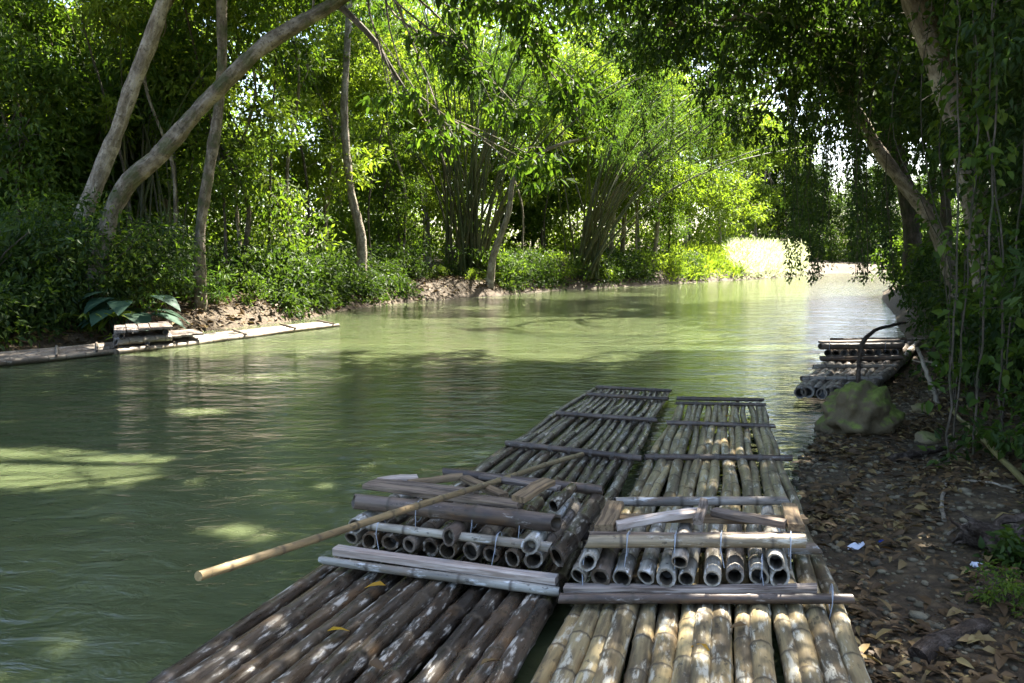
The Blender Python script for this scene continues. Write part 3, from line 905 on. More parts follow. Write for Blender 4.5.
make_tree('slim_tree', 'slim pale trunk bending at its foot beyond the moored grey raft', 'tree', [b] + ptsQ(27, (360, 240), (350, 190), (346, 120), (347, 40), (349, -40)), .17, .09, M['bark_pale'],
          lobes(rg_, Q(360, -150, 28), 3.6, 13), M['leaf_lime'], 4)
b = G(489, 33.2)
make_tree('bare_limbed_tree', 'crooked trunk at the waterline with a bleached limb before the bamboo clump', 'tree', [b] + ptsQ(33.2, (494, 260), (507, 215), (512, 180), (530, 160), (560, 145), (590, 138)), .18, .05, M['bark_pale'],
          [(Q(530, 120, 33), 1.0), (Q(600, 130, 33), .8), (Q(560, 85, 34), 1.2)], M['leaf_mid'], 5, dens=30, ln=.22)

# --- living bamboo clumps
def bamboo_clump(label, ctr, n, seed, spreadx, biasx, hmin, hmax, rad=.045, leafdens=7):
    rng = np.random.default_rng(seed)
    root = empty('bamboo_clump', ctr)
    tag(root, label, 'bamboo', 'living bamboo clumps')
    lv = Leaves()
    for i in range(n):
        a = rng.uniform(0, 6.28); rr = rng.uniform(.1, 1.0) ** .6
        b = ctr + V3(math.cos(a) * .9 * rr, math.sin(a) * .7 * rr, -.1)
        h = rng.uniform(hmin, hmax)
        lean = V3(rng.normal(biasx, spreadx), rng.normal(0, spreadx * .7), 0)
        t = np.linspace(0, 1, 15)
        path = b + np.stack([lean[0] * h * (t * .55 + .6 * t ** 2.6), lean[1] * h * (t * .55 + .6 * t ** 2.6), h * (t - .16 * abs(lean[0]) * t ** 3 - .07 * t ** 3)], 1)
        mb = MB(); nodev = np.where(np.arange(15) % 2 == 0, .3, 0)
        mb.tube(path, np.linspace(rad, rad * .3, 15) * rng.uniform(.8, 1.15), 6, nodev)
        mb.build('culm', M['living_culm'], root, ctr)
        k = rng.integers(9, 15, leafdens + 4)
        c = path[k] + rng.normal(0, .35, (len(k), 3)) * (k / 14)[:, None]
        lv.cluster(rng, c, 16, .5, .26, .13, .9, .8, size_var=.3)
    lv.build('foliage', M['leaf_bamboo'], root, ctr)
    return root
bamboo_clump('tall bamboo clump fanning upwards behind the bare-limbed crooked trunk', G(466, 35.0), 44, 51, .30, .16, 10, 15, .06)
bamboo_clump('bamboo clump arching low to one side over the sunny bend', G(585, 41.0), 42, 52, .32, .42, 8, 13.5, .06)
bamboo_clump('dark bamboo clump among the trees above the grey stacked-seat raft', G(150, 21.5), 22, 53, .16, 0.0, 6.0, 10, .035)

# --- shared crowns for the repeated trees and shrubs
def proto_tree(seed, h, cr, bark, leafmat, nl=9, dens=24, n_per=15, ln=.2, low=.35, r0=.11, droop=.4, name='understory_tree', aspect=.42):
    rng = np.random.default_rng(seed)
    top = V3(rng.normal(0, .5), rng.normal(0, .5), h * .8)
    pts = [V3(0, 0, 0), V3(rng.normal(0, .2), rng.normal(0, .2), h * .3), V3(rng.normal(0, .35), rng.normal(0, .35), h * .55), top]
    L = []
    for _ in range(nl):
        z = h * rng.uniform(low, 1)
        a = rng.uniform(0, 6.28); rr = cr * rng.uniform(.15, .8)
        L.append((V3(math.cos(a) * rr, math.sin(a) * rr, z), cr * rng.uniform(.35, .6)))
    return make_tree(name, 'x', 'tree', pts, r0, r0 * .45, bark, L, leafmat, seed + 7, dens, n_per, ln, aspect, droop)
def proto_shrub(seed, r, leafmat, n=26, n_per=14, ln=.16, name='shrub', aspect=.42, detail=0):
    rng = np.random.default_rng(seed)
    root = empty(name)
    mb = MB(); lv = Leaves()
    for i in range(9):
        a = rng.uniform(0, 6.28)
        e = V3(math.cos(a) * r * rng.uniform(.2, .9), math.sin(a) * r * rng.uniform(.2, .9), r * rng.uniform(.5, 1.25))
        mb.tube(smooth_path([V3(0, 0, -.1), e * V3(.35, .35, .6), e], 7), np.linspace(.018, .005, 7), 5)
    mb.build('stem', M['bark_dark'], root)
    d = rng.normal(0, 1, (n, 3)); d /= np.linalg.norm(d, axis=1, keepdims=True)
    c = d * r * rng.uniform(.3, 1, (n, 1)) * V3(1, 1, .75) + V3(0, 0, .62 * r)
    c[:, 2] = np.maximum(c[:, 2], .08)
    lv.cluster(rng, c, n_per, r * .28, ln, aspect, .3, .6)
    lv.build('foliage', leafmat, root, detail=detail)
    return root
def place(proto, used, loc, rz, sc, label, group, cat):
    o = proto if proto.name not in used else copy_tree(proto)
    used.add(proto.name)
    o.location = loc; o.rotation_euler = (0, 0, rz); o.scale = (sc, sc, sc * 1.0)
    tag(o, label, cat, group)
    return o
def where(px, D):
    for lim, txt in ((20, 'left of the leaning trunks'), (75, 'just left of the leaning trunks'), (165, 'behind the two leaning trunks'), (215, 'beside the straight dark trunk'), (262, 'right of the straight dark trunk'),
                     (305, 'between the straight and slim trunks'), (345, 'just left of the slim pale trunk'), (385, 'beside the slim pale trunk'), (425, 'between slim trunk and tall bamboo'),
                     (480, 'at the tall fanning bamboo'), (515, 'beside the crooked bare-limbed trunk'), (560, 'between the two bamboo clumps'), (610, 'at the low arching bamboo'), (655, 'right of the low arching bamboo'), (2000, 'near the sunny bend')):
        if px < lim: return txt
def where_near(x, y):
    px = 512 + 800 * x / y
    if y > 24: return 'along the shaded bank towards the bend'
    if y > 13: return 'below the slanting trunk' if px < 1000 else 'behind the creeper-clad trunk'
    if y > 8.8: return 'behind the boulder and the forked dead branch' if px < 990 else 'behind the thin lianas'
    if y > 6: return 'right of the mossy boulder' if px < 1010 else 'behind the bamboo stick'
    if y > 4.2: return 'around the bamboo stick'
    return 'around the rotten stump'
used = set()
PT = [proto_tree(201, 9.5, 2.6, M['bark_grey'], M['leaf_mid'], 15, 30, n_per=11, ln=.30, low=.22, aspect=.5),
      proto_tree(202, 11, 2.8, M['bark_dark'], M['leaf_dark'], 16, 30, ln=.22, low=.25),
      proto_tree(203, 10, 2.7, M['bark_pale'], M['leaf_lime'], 14, 34, ln=.22, low=.3),
      proto_tree(204, 6.5, 2.0, M['bark_dark'], M['leaf_mid'], 12, 40, ln=.17, low=.15, r0=.07),
      proto_tree(205, 12, 2.6, M['bark_pale'], M['leaf_mid'], 14, 34, ln=.22, low=.45, r0=.10)]
rng = np.random.default_rng(77)
NEAR_L = 'leafy trees standing close above the far bank'
DEEP_L = 'leafy trees deeper in the far-bank forest'
lab_tree = {0: 'green broadleaf forest tree', 1: 'dark-leaved forest tree', 2: 'bright yellow-green backlit forest tree', 3: 'low dense young forest tree', 4: 'tall pale-stemmed forest tree'}
TREES = [(-40, 19, 1), (20, 18.5, 3), (45, 21, 0), (-20, 24, 4), (110, 22, 3), (150, 26, 1), (180, 24, 0), (235, 22, 3), 
         (325, 29, 2), (390, 33, 3), (405, 38, 2), (60, 30, 0), (430, 44, 2), (500, 44, 2), (530, 50, 2), (545, 45, 0), (606, 47, 2), (650, 50, 2), (680, 60, 2),
         (620, 51, 2), (640, 58, 2), (665, 52, 3), (690, 64, 2), (595, 58, 2), (0, 36, 2), (200, 36, 2), (350, 42, 4), (460, 54, 2), (380, 50, 2), (720, 70, 2), (650, 75, 2), (575, 70, 4), (740, 80, 2), (757, 83, 2), (772, 88, 2), (785, 92, 2)]
PT.append(proto_tree(207, 10.5, 1.5, M['bark_pale'], M['leaf_mid'], 9, 30, ln=.2, low=.55, r0=.06, name='sapling'))
PT.append(proto_tree(208, 9.0, 1.4, M['bark_dark'], M['leaf_lime'], 8, 30, ln=.2, low=.5, r0=.05, name='sapling'))
lab_tree[5] = 'thin pale-stemmed sapling'; lab_tree[6] = 'thin dark-stemmed sapling'
TREES += [(12, 18.5, 6), (32, 20, 5), (128, 19.5, 6), (172, 20.5, 5), (226, 21, 6), (246, 22.5, 5), (268, 23, 6), (292, 24.5, 5), (308, 26, 6), (332, 28, 5), (374, 30, 6), (402, 33, 5), (424, 36, 6), (520, 38, 5), (548, 42, 6), (636, 48, 5)]
for px, D, k in TREES:
    g = G(px, D)
    place(PT[k], used, g - [0, 0, .05], rng.uniform(0, 6.28), rng.uniform(.85, 1.15) * (1.32 if D > 43 and k == 2 else 1), lab_tree[k] + ', ' + where(px, D), 'far-bank forest trees: ' + ('green', 'dark', 'bright', 'low', 'tall', 'pale sapling', 'dark sapling')[k], 'tree')
# shrubs along the far bank
PS = [proto_shrub(301, 1.0, M['leaf_mid'], 34, 16, .15), proto_shrub(302, .9, M['leaf_dark'], 34, 16, .14), proto_shrub(303, 1.1, M['leaf_lime'], 30, 16, .17), proto_shrub(304, .8, M['leaf_bamboo'], 30, 22, .2, aspect=.2)]
PS += [proto_shrub(305, 1.7, M['leaf_dark'], 120, 20, .13), proto_shrub(306, 1.7, M['leaf_mid'], 110, 20, .13)]
lab_sh = ['mid-green shrub on the lip of the far bank', 'dark shrub in the shade on the far bank', 'bright leafy shrub in sun on the far bank', 'narrow-leaved shrub drooping over the far bank', 'big dark bush on the far bank', 'big mid-green bush on the far bank']
for i in range(46):
    t = (i + rng.uniform(0, .8)) / 46
    px = -40 + 720 * t
    # shore distance along this column
    ds = np.linspace(9, 60, 260)
    ins = inside((px - 512) / F_PX * ds, ds)
    D0 = ds[np.where(ins)[0][-1]] if ins.any() else 14
    D = D0 + .8 + rng.uniform(.2, 3.5)
    k = rng.choice(4, p=[.3, .4, .12, .18]) if px < 380 else rng.choice(4, p=[.35, .15, .32, .18])
    if 45 < px < 185 and D < D0 + 2.4: D = D0 + 2.4 + rng.uniform(0, 1.5)
    g = G(px, D)
    place(PS[k], used, g - [0, 0, .08], rng.uniform(0, 6.28), rng.uniform(.45, .9) if 170 < px < 480 else rng.uniform(.6, 1.2), lab_sh[k] + ', ' + where(px, D), 'far-bank shrubs: ' + ('mid-green', 'dark', 'bright', 'narrow-leaved', 'big dark', 'big mid-green')[k], 'shrub')

for px, D, k, sc in ((20, 15.8, 1, 1.1), (45, 16.2, 4, .95), (84, 16.1, 4, 1.05), (116, 16.4, 5, .95), (146, 16.9, 4, .85), (62, 17.4, 5, 1.0), (152, 18.2, 4, .9), (10, 16.4, 5, 1.0), (232, 20.6, 1, .9), (180, 19, 1, 1.0), (-20, 15, 1, 1.6), (320, 25, 1, 1.0)):
    place(PS[k], used, G(px, D) - [0, 0, .1], rng.uniform(0, 6.28), sc, lab_sh[k] + ', ' + where(px, D), 'far-bank shrubs: ' + ('mid-green', 'dark', 'bright', 'narrow-leaved', 'big dark', 'big mid-green')[k], 'shrub')

# --- forest mass behind (nobody could count it)
def forest_mass(name, label, mat, seeds, n, leaf, px_r, d_r, dmin, hmax, lump=1.0, thick=.75, low=0.0, power=1.1, dmax=1e9, size=1.0):
    rng = np.random.default_rng(seeds)
    def draw(m):
        D = rng.uniform(*d_r, m); return (rng.uniform(*px_r, m) - 512) / F_PX * D, D
    hs = {}
    def keep(x, y, dl, dr, ins, z0):
        return (~ins) & (np.minimum(dl, dr) > dmin) & (np.minimum(dl, dr) < dmax)
    P0 = scatter(n * 3, draw, keep)
    x, y = P0[:, 0], P0[:, 1]
    h = low + (hmax - low) * rng.uniform(0, 1, len(x)) ** power
    z = P0[:, 2] + h
    # clumped: keep only where a lumpy field is high, so that gaps show
    f = np.sin(x * 1.1 + z * 1.3) + np.sin(z * 1.9 - y * .9 + 1) + np.sin(x * .7 - y * .8 - z * .5)
    k = f > lump * (-.35 + .9 * (h / hmax))
    pts = np.stack([x, y, z], 1)[k][:n]
    lv = Leaves()
    lv.cluster(rng, pts, 15, thick, leaf, .45, .4, .6)
    o = lv.build(name, mat)
    tag(o, label, kind='stuff')
    return o
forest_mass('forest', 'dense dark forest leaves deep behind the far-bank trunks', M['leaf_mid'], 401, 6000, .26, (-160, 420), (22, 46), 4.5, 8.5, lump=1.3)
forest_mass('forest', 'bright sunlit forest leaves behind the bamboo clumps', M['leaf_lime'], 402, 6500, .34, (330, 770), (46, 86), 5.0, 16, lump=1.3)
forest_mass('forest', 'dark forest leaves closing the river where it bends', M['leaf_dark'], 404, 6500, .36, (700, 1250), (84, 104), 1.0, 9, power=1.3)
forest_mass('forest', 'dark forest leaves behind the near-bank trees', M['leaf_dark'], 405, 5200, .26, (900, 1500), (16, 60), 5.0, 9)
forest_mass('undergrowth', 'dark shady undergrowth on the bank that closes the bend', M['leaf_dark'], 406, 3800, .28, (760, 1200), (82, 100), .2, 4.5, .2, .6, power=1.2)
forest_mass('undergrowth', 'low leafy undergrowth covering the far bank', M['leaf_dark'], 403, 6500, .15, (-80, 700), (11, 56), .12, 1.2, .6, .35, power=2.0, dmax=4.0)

# --- the right bank
RB = np.random.default_rng(601)
b = G(972, 15.5)
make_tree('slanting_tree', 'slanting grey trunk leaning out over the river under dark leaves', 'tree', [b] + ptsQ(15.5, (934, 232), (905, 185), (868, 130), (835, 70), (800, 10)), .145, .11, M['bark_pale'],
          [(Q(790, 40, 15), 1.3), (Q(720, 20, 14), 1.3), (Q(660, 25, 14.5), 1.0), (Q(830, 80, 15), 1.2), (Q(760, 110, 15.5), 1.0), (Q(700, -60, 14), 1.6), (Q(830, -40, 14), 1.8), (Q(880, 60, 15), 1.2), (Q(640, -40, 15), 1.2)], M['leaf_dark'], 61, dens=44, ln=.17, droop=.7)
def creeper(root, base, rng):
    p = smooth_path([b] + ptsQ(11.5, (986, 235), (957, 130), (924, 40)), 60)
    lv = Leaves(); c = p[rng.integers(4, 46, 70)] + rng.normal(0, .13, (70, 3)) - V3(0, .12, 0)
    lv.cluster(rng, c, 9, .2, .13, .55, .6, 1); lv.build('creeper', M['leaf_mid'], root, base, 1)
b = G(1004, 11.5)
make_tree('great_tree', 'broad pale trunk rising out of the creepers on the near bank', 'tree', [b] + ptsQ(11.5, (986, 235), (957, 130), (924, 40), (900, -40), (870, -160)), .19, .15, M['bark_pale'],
          [(V3(4.5, 11, 7), 2.0), (V3(2.0, 11.5, 8.2), 2.2), (V3(-.6, 13, 9.0), 2.2), (V3(5.5, 13.5, 8.5), 2.2), (V3(2.5, 14.5, 10), 2.2), (V3(0.3, 10, 9.2), 1.8), (V3(7.5, 11.5, 7.5), 2.0), (V3(6.0, 8.5, 7.2), 1.8), (V3(-2.6, 15.5, 10.5), 2.2), (V3(-2.2, 9.2, 9.6), 2.0), (V3(0.2, 8.0, 9.0), 1.9), (V3(-1.0, 11.2, 10.2), 2.0), (V3(-3.6, 12, 10.4), 2.0), (V3(2.6, 8.6, 8.6), 1.8), (V3(9, 10, 6), 1.8)], M['leaf_dark'], 62, dens=110, ln=.19, droop=.6, extra=creeper)  # several lobes out of view, added to keep sun off the near-left water
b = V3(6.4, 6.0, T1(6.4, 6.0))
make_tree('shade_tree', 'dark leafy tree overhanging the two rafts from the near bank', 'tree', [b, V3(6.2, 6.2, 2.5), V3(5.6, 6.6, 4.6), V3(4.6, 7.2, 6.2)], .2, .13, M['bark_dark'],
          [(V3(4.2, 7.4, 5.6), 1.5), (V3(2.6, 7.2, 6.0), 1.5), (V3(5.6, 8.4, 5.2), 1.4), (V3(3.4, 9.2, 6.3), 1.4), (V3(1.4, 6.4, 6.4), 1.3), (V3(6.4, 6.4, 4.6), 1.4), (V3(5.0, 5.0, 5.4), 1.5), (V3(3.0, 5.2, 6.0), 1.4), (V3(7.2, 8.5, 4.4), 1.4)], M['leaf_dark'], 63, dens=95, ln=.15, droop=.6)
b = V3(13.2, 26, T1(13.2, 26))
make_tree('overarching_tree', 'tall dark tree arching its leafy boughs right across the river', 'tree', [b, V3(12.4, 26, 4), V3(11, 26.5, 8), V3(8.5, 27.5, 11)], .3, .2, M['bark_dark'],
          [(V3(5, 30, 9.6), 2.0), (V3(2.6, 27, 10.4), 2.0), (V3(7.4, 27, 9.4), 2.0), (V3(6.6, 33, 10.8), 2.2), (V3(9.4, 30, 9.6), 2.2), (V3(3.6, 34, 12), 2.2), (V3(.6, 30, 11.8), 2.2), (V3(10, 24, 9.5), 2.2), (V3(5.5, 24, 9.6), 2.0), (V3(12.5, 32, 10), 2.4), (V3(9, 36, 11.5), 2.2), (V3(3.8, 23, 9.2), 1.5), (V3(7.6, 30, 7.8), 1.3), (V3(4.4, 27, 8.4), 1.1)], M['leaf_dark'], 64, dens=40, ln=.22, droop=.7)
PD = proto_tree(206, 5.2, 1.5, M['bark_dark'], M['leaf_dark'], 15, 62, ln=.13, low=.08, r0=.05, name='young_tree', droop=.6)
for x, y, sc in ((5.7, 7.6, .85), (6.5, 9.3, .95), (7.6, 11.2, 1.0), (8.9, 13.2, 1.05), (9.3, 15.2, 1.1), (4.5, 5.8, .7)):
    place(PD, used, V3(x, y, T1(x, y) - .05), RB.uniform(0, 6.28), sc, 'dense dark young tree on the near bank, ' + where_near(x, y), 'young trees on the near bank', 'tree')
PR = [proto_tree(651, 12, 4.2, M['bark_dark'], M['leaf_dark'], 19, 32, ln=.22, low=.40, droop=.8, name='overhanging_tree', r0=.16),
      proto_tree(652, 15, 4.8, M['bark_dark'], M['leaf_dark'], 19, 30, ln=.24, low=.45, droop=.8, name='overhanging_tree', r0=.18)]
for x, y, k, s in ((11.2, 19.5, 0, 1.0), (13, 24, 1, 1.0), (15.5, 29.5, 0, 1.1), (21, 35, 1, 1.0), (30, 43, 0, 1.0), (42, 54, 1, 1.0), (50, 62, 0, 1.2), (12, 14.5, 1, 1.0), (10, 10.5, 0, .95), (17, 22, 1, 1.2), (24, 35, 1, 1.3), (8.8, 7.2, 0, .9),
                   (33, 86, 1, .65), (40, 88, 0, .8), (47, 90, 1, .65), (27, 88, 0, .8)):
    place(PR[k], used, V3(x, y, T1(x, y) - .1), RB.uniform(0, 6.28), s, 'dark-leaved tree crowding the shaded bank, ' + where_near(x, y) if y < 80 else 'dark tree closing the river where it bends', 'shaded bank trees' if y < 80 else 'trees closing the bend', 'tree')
# hanging vines
def proto_vine(seed, L, r=.012, ln=.10):
    rng = np.random.default_rng(seed)
    t = np.linspace(0, 1, 14)
    path = np.stack([.15 * np.sin(t * 4 + seed), .15 * np.sin(t * 3 + 2 * seed), -L * t], 1)
    root = empty('hanging_vine')
    mb = MB(); mb.tube(path, np.linspace(r, r * .5, 14), 5); mb.build('stem', M['bark_dark'], root)
    lv = Leaves()
    k = int(L * 9)
    c = np.stack([np.interp(np.linspace(.05, 1, k), t, path[:, i]) for i in range(3)], 1)
    lv.cluster(rng, c, 8, .16, ln, .5, 1.0, 1.0)
    lv.build('foliage', M['leaf_dark'], root)
    return root
PV = [proto_vine(701, 5.0), proto_vine(702, 3.6), proto_vine(703, 4.4), proto_vine(704, 6.0, .016, .13)]
for i in range(84):
    D = RB.uniform(13, 30)
    px = RB.uniform(775, 900) if i % 4 else RB.uniform(640, 760)
    top = RB.uniform(20, 130)
    q = Q(px, top, D)
    s = RB.uniform(.6, 1.0)
    if i % 4 == 0: s *= .55
    k = RB.integers(0, 4)
    s = min(s, (q[2] - (1.62 - .026 * D)) / [5.0, 3.6, 4.4, 6.0][k])
    place(PV[k], used, q, RB.uniform(0, 6.28), s, 'leafy vine strand hanging from the dark canopy ' + ('over the middle of the river' if px < 765 else 'before the dark trees at the bend' if px < 835 else 'just left of the slanting trunk'), 'hanging vine strands', 'vine')
# creepers and lianas near the right edge
def liana(label, pts, r, seed, n=16, ln=.085):
    rng = np.random.default_rng(seed)
    base = np.asarray(pts[0], float)
    root = empty('liana', base); tag(root, label, 'vine', 'thin lianas on the near bank')
    p = smooth_path(pts, 20)
    p[1:-1] += rng.normal(0, .009, (18, 3))
    mb = MB(); mb.tube(p, np.linspace(r, r * .7, 20), 6); mb.build('stem', M['bark_dark'], root, base)
    lv = Leaves(); lv.cluster(rng, p[rng.integers(3, 20, n)] + rng.normal(0, .06, (n, 3)), 7, .13, ln, .6, .5, 1)
    lv.build('foliage', M['leaf_mid'], root, base, 1)
for i in range(11):
    D = RB.uniform(5.5, 9.5)
    px = RB.uniform(940, 1030)
    g = G(px, D)
    t = RB.normal(0, 45)
    liana('thin woody liana climbing out of the near-bank leaves', [g - [0, 0, .1], Q(px + t * .4, 260, D), Q(px + t, 120, D + .3), Q(px + t * .6, -20, D + .5)], RB.uniform(.004, .009), 720 + i)
# near-bank shrubs
PN = [proto_shrub(801, .8, M['leaf_dark'], 46, 18, .12, 'bank_shrub', detail=0), proto_shrub(802, .7, M['leaf_mid'], 44, 18, .10, 'bank_shrub'), proto_shrub(803, .55, M['leaf_dark'], 26, 12, .17, 'bank_shrub', .5, 1)]
NS = [(3.9 + .0, 6.2, 2, .6), (4.3, 7.4, 0, .7), (5.2, 8.2, 1, .9), (5.6, 9.4, 0, .9), (6.0, 9.6, 1, 1.2), (7.0, 11.2, 0, 1.3), (8.0, 12.5, 1, 1.3), (8.6, 14.2, 0, 1.2), (9.4, 16.0, 1, 1.3), (9.6, 18, 0, 1.3), (10.9, 19.6, 1, 1.4), (11.4, 21.5, 0, 1.6), (13, 24.5, 1, 1.7), (14.2, 27, 0, 1.7),
      (4.4, 5.6, 0, .8), (3.9, 4.9, 2, .8), (5.2, 6.6, 1, 1.1), (3.6, 4.2, 1, .5), (6.2, 7.6, 0, 1.4), (7.2, 9.4, 1, 1.5), (8.2, 11.4, 0, 1.6), (9.2, 13.4, 1, 1.7), (3.2, 3.6, 2, .5), (3.5, 3.2, 0, .6), (5.3, 5.0, 1, 1.2), (6.8, 6.6, 0, 1.7), (4.1, 6.6, 0, .75), (3.9, 5.4, 1, .7), (3.4, 4.5, 0, .6), (4.6, 6.0, 1, .9), (3.1, 3.9, 1, .45), (3.0, 3.0, 0, .5), (2.75, 3.2, 2, .4), (2.3, 3.05, 2, .28), (2.25, 3.5, 1, .25), (2.55, 3.9, 2, .33), (2.05, 2.55, 2, .25), (4.9, 7.6, 0, 1.0), (5.6, 8.9, 1, 1.1), (8.6, 8.6, 1, 1.9), (16, 31, 0, 1.9), (17.6, 34.5, 1, 2.2), (16.2, 32.6, 0, 2.0), (18.6, 37.5, 0, 2.3), (20.2, 40, 1, 2.3), (18.5, 36, 1, 2.0), (22, 42, 0, 2.2), (27.5, 50, 1, 2.4), (33, 59, 0, 2.6), (10.2, 15.6, 0, 1.9)]
for x, y, k, s in NS:
    if 4.4 < y < 8.3 and 512 + 800 * x / y < 1000 + 30 * s: continue
    place(PN[k], used, V3(x, y, T1(x, y) - .06), RB.uniform(0, 6.28), s, ['dark shrub crowding the near bank', 'green shrub crowding the near bank', 'broad-leaved low plant at the edge of the littered shore'][k] + ', ' + where_near(x, y), 'near-bank shrubs: ' + ('dark', 'green', 'broad-leaved')[k], 'shrub')
# ground cover on the near bank
rng = np.random.default_rng(811)
def draw(m): return rng.uniform(1.6, 12, m), rng.uniform(2.2, 16, m)
def keep(x, y, dl, dr, ins, z):
    px_ = 512 + 800 * x / y
    edge = np.where((y > 4.2) & (y < 9) & (px_ < 955), 9, 0) + 1.15 + .35 * np.sin(y * 1.7) + .2 * np.sin(y * 4.1) - .5 * np.clip((y - 8) / 3, 0, 1)
    return (~ins) & (dr > edge) & ((dr > edge + .7) | (rng.uniform(0, 1, len(x)) < .35)) & (wob(x * 2.3, y * 2.3) > -.3)
pts = scatter(5200, draw, keep)
pts[:, 2] += rng.uniform(.02, .26, len(pts))
lv = Leaves()
lv.cluster(rng, pts, 9, .15, .085, .5, .2, .8)
tag(lv.build('ground_cover', M['leaf_dark'], detail=0), 'low dark green ground cover on the near bank', kind='stuff')

# ------------------------------------------------------------------ plants by the far bank
c = G(122, 15.6)
root = empty('taro_plant', c)
tag(root, 'plant with large blue-green drooping leaves above the moored rafts', 'plant')
rng = np.random.default_rng(91)
LD = bpy.data.materials
def big_leaf(parent, base, foot, tip, ln, wd, out_dir, mat):
    mb = MB(); mid = lerp(foot, tip, .55) + V3(0, 0, .12)
    mb.tube(smooth_path([foot, mid, tip], 9), np.linspace(.012, .008, 9), 5); st = mb.build('stalk', M['leaf_blue'], parent, base)
    # heart-shaped blade, drooping
    out_dir = unit(out_dir); side = unit(np.cross(out_dir, [0, 0, 1]))
    prof = [(-.22, .30), (-.05, .52), (.2, .55), (.5, .40), (.78, .20), (1.0, .01)]
    V, T = [], []
    for t, w in prof:
        drop = -.55 * max(t, 0) ** 1.6 * ln
        ctr = tip + out_dir * t * ln * .85 + V3(0, 0, drop)
        cen = tip + out_dir * max(t, 0) * ln * .85 + V3(0, 0, drop)
        V += [ctr + side * w * wd + V3(0, 0, -.10 * w * wd), cen + V3(0, 0, -.02), ctr - side * w * wd + V3(0, 0, -.10 * w * wd)]
    for i in range(len(prof) - 1):
        a = i * 3
        T += [(a, a + 3, a + 4, a + 1), (a + 1, a + 4, a + 5, a + 2)]
    V = np.array(V) - base
    link('leaf', np_mesh('leaf', V, quads=T, attrs={'tint': ('FLOAT', np.full(len(V), rng.uniform()))}, mats=[mat], smooth=True), parent)
for i in range(18):
    a = rng.uniform(0, 6.28)
    o_ = V3(math.cos(a), math.sin(a) * .7 - .25, 0)
    foot = c + V3(math.cos(a) * .12, math.sin(a) * .12, -.03)
    tip = c + V3(math.cos(a) * rng.uniform(.25, .8), math.sin(a) * rng.uniform(.2, .6), rng.uniform(.45, 1.0))
    big_leaf(root, c, foot, tip, rng.uniform(.45, .65), rng.uniform(.34, .48), o_, M['leaf_blue'])
for px, D, n_, hh, lb_ in ((88, 15.2, 40, .75, 'tuft of long green strap leaves beside the blue-green big-leaved plant'), (134, 15.3, 26, .6, 'arching grassy tuft in front of the big-leaved plant')):
    c = G(px, D)
    lv = Leaves()
    a = rng.uniform(0, 6.28, n_)
    for q in range(n_):
        p0 = c + rng.normal(0, .10, 3) * V3(1, 1, 0)
        d0 = V3(math.cos(a[q]) * .5, math.sin(a[q]) * .4, 1)
        for s_ in range(3):      # three drooping lengths per blade
            d1 = d0 + V3(math.cos(a[q]), math.sin(a[q]), -1.0) * .55 * s_
            lv.add(p0[None], d1[None], V3(rng.normal(), rng.normal(), 1)[None], hh * .5, .05, np.array([rng.uniform(.4, 1)]))
            p0 = p0 + unit(d1) * hh * .38
    o = lv.build('grass_tuft', M['leaf_lime'], None, c, 1); o.location = c
    tag(o, lb_, 'plant')
# sunny grass by the bend
rng = np.random.default_rng(95)
lv = Leaves()
def draw(m):
    D = rng.uniform(46, 82, m); return (rng.uniform(665, 745, m) - 512) / F_PX * D, D
pts = scatter(1000, draw, lambda x, y, dl, dr, ins, z: (~ins) & (dl < 7) & (dl < dr))
pts[:, 2] += rng.uniform(.05, 1, len(pts)) * np.minimum(1.3, .3 + seg_dist(pts[:, 0], pts[:, 1], LEFT) / 3)
lv.cluster(rng, pts, 12, .4, .35, .18, -.6, 1)
tag(lv.build('grass', M['leaf_lime']), 'bright sunlit grass on the bank at the bend', kind='stuff')

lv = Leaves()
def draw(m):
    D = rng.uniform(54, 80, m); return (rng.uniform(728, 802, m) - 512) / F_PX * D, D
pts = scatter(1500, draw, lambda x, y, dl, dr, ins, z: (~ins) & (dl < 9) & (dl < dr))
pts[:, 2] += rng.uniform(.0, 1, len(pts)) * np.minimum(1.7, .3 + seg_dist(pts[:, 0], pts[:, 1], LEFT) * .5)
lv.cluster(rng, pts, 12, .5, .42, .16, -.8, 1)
tag(lv.build('grass', M['grass_glare']), 'tall grass at the river bend, sun glare painted into its pale colour', kind='stuff')

# ------------------------------------------------------------------ the littered shore
def lump(rng, n=2, amp=.18, flat=.7):
    import bmesh
    bm = bmesh.new(); bmesh.ops.create_icosphere(bm, subdivisions=n, radius=1)
    V = np.array([v.co[:] for v in bm.verts]); Fc = np.array([[v.index for v in f.verts] for f in bm.faces]); bm.free()
    ph = rng.uniform(0, 6.28, 9)
    f = np.sin(V @ rng.normal(0, 2, 3) + ph[0]) + .6 * np.sin(V @ rng.normal(0, 3.4, 3) + ph[1]) + .4 * np.sin(V @ rng.normal(0, 6, 3) + ph[2])
    return V * (1 + amp * f[:, None] / 2) * V3(1, 1, flat), Fc
def rock(label, name, c, size, mat, seed, n=4, amp=.22, rz=0):
    rng = np.random.default_rng(seed)
    V, Fc = lump(rng, n, amp, 1)
    V = V * np.asarray(size)
    for fq, am in ((9, .030), (19, .016), (41, .007)):      # chipped faces and ledges
        a_ = np.abs(np.sin(V @ rng.normal(0, fq, 3) + 1) + np.sin(V @ rng.normal(0, fq, 3) + 2) * .7)
        V = V * (1 + (am / max(size)) * (a_ - .8))[:, None]
    o = link(name, np_mesh(name, V, tris=Fc, attrs={'tint': ('FLOAT', np.full(len(V), rng.uniform()))}, mats=[mat], smooth=True), None, c)
    o.rotation_euler = (0, 0, rz)
    tag(o, label, 'rock')
    return o
b = gp(874, 437, .06)
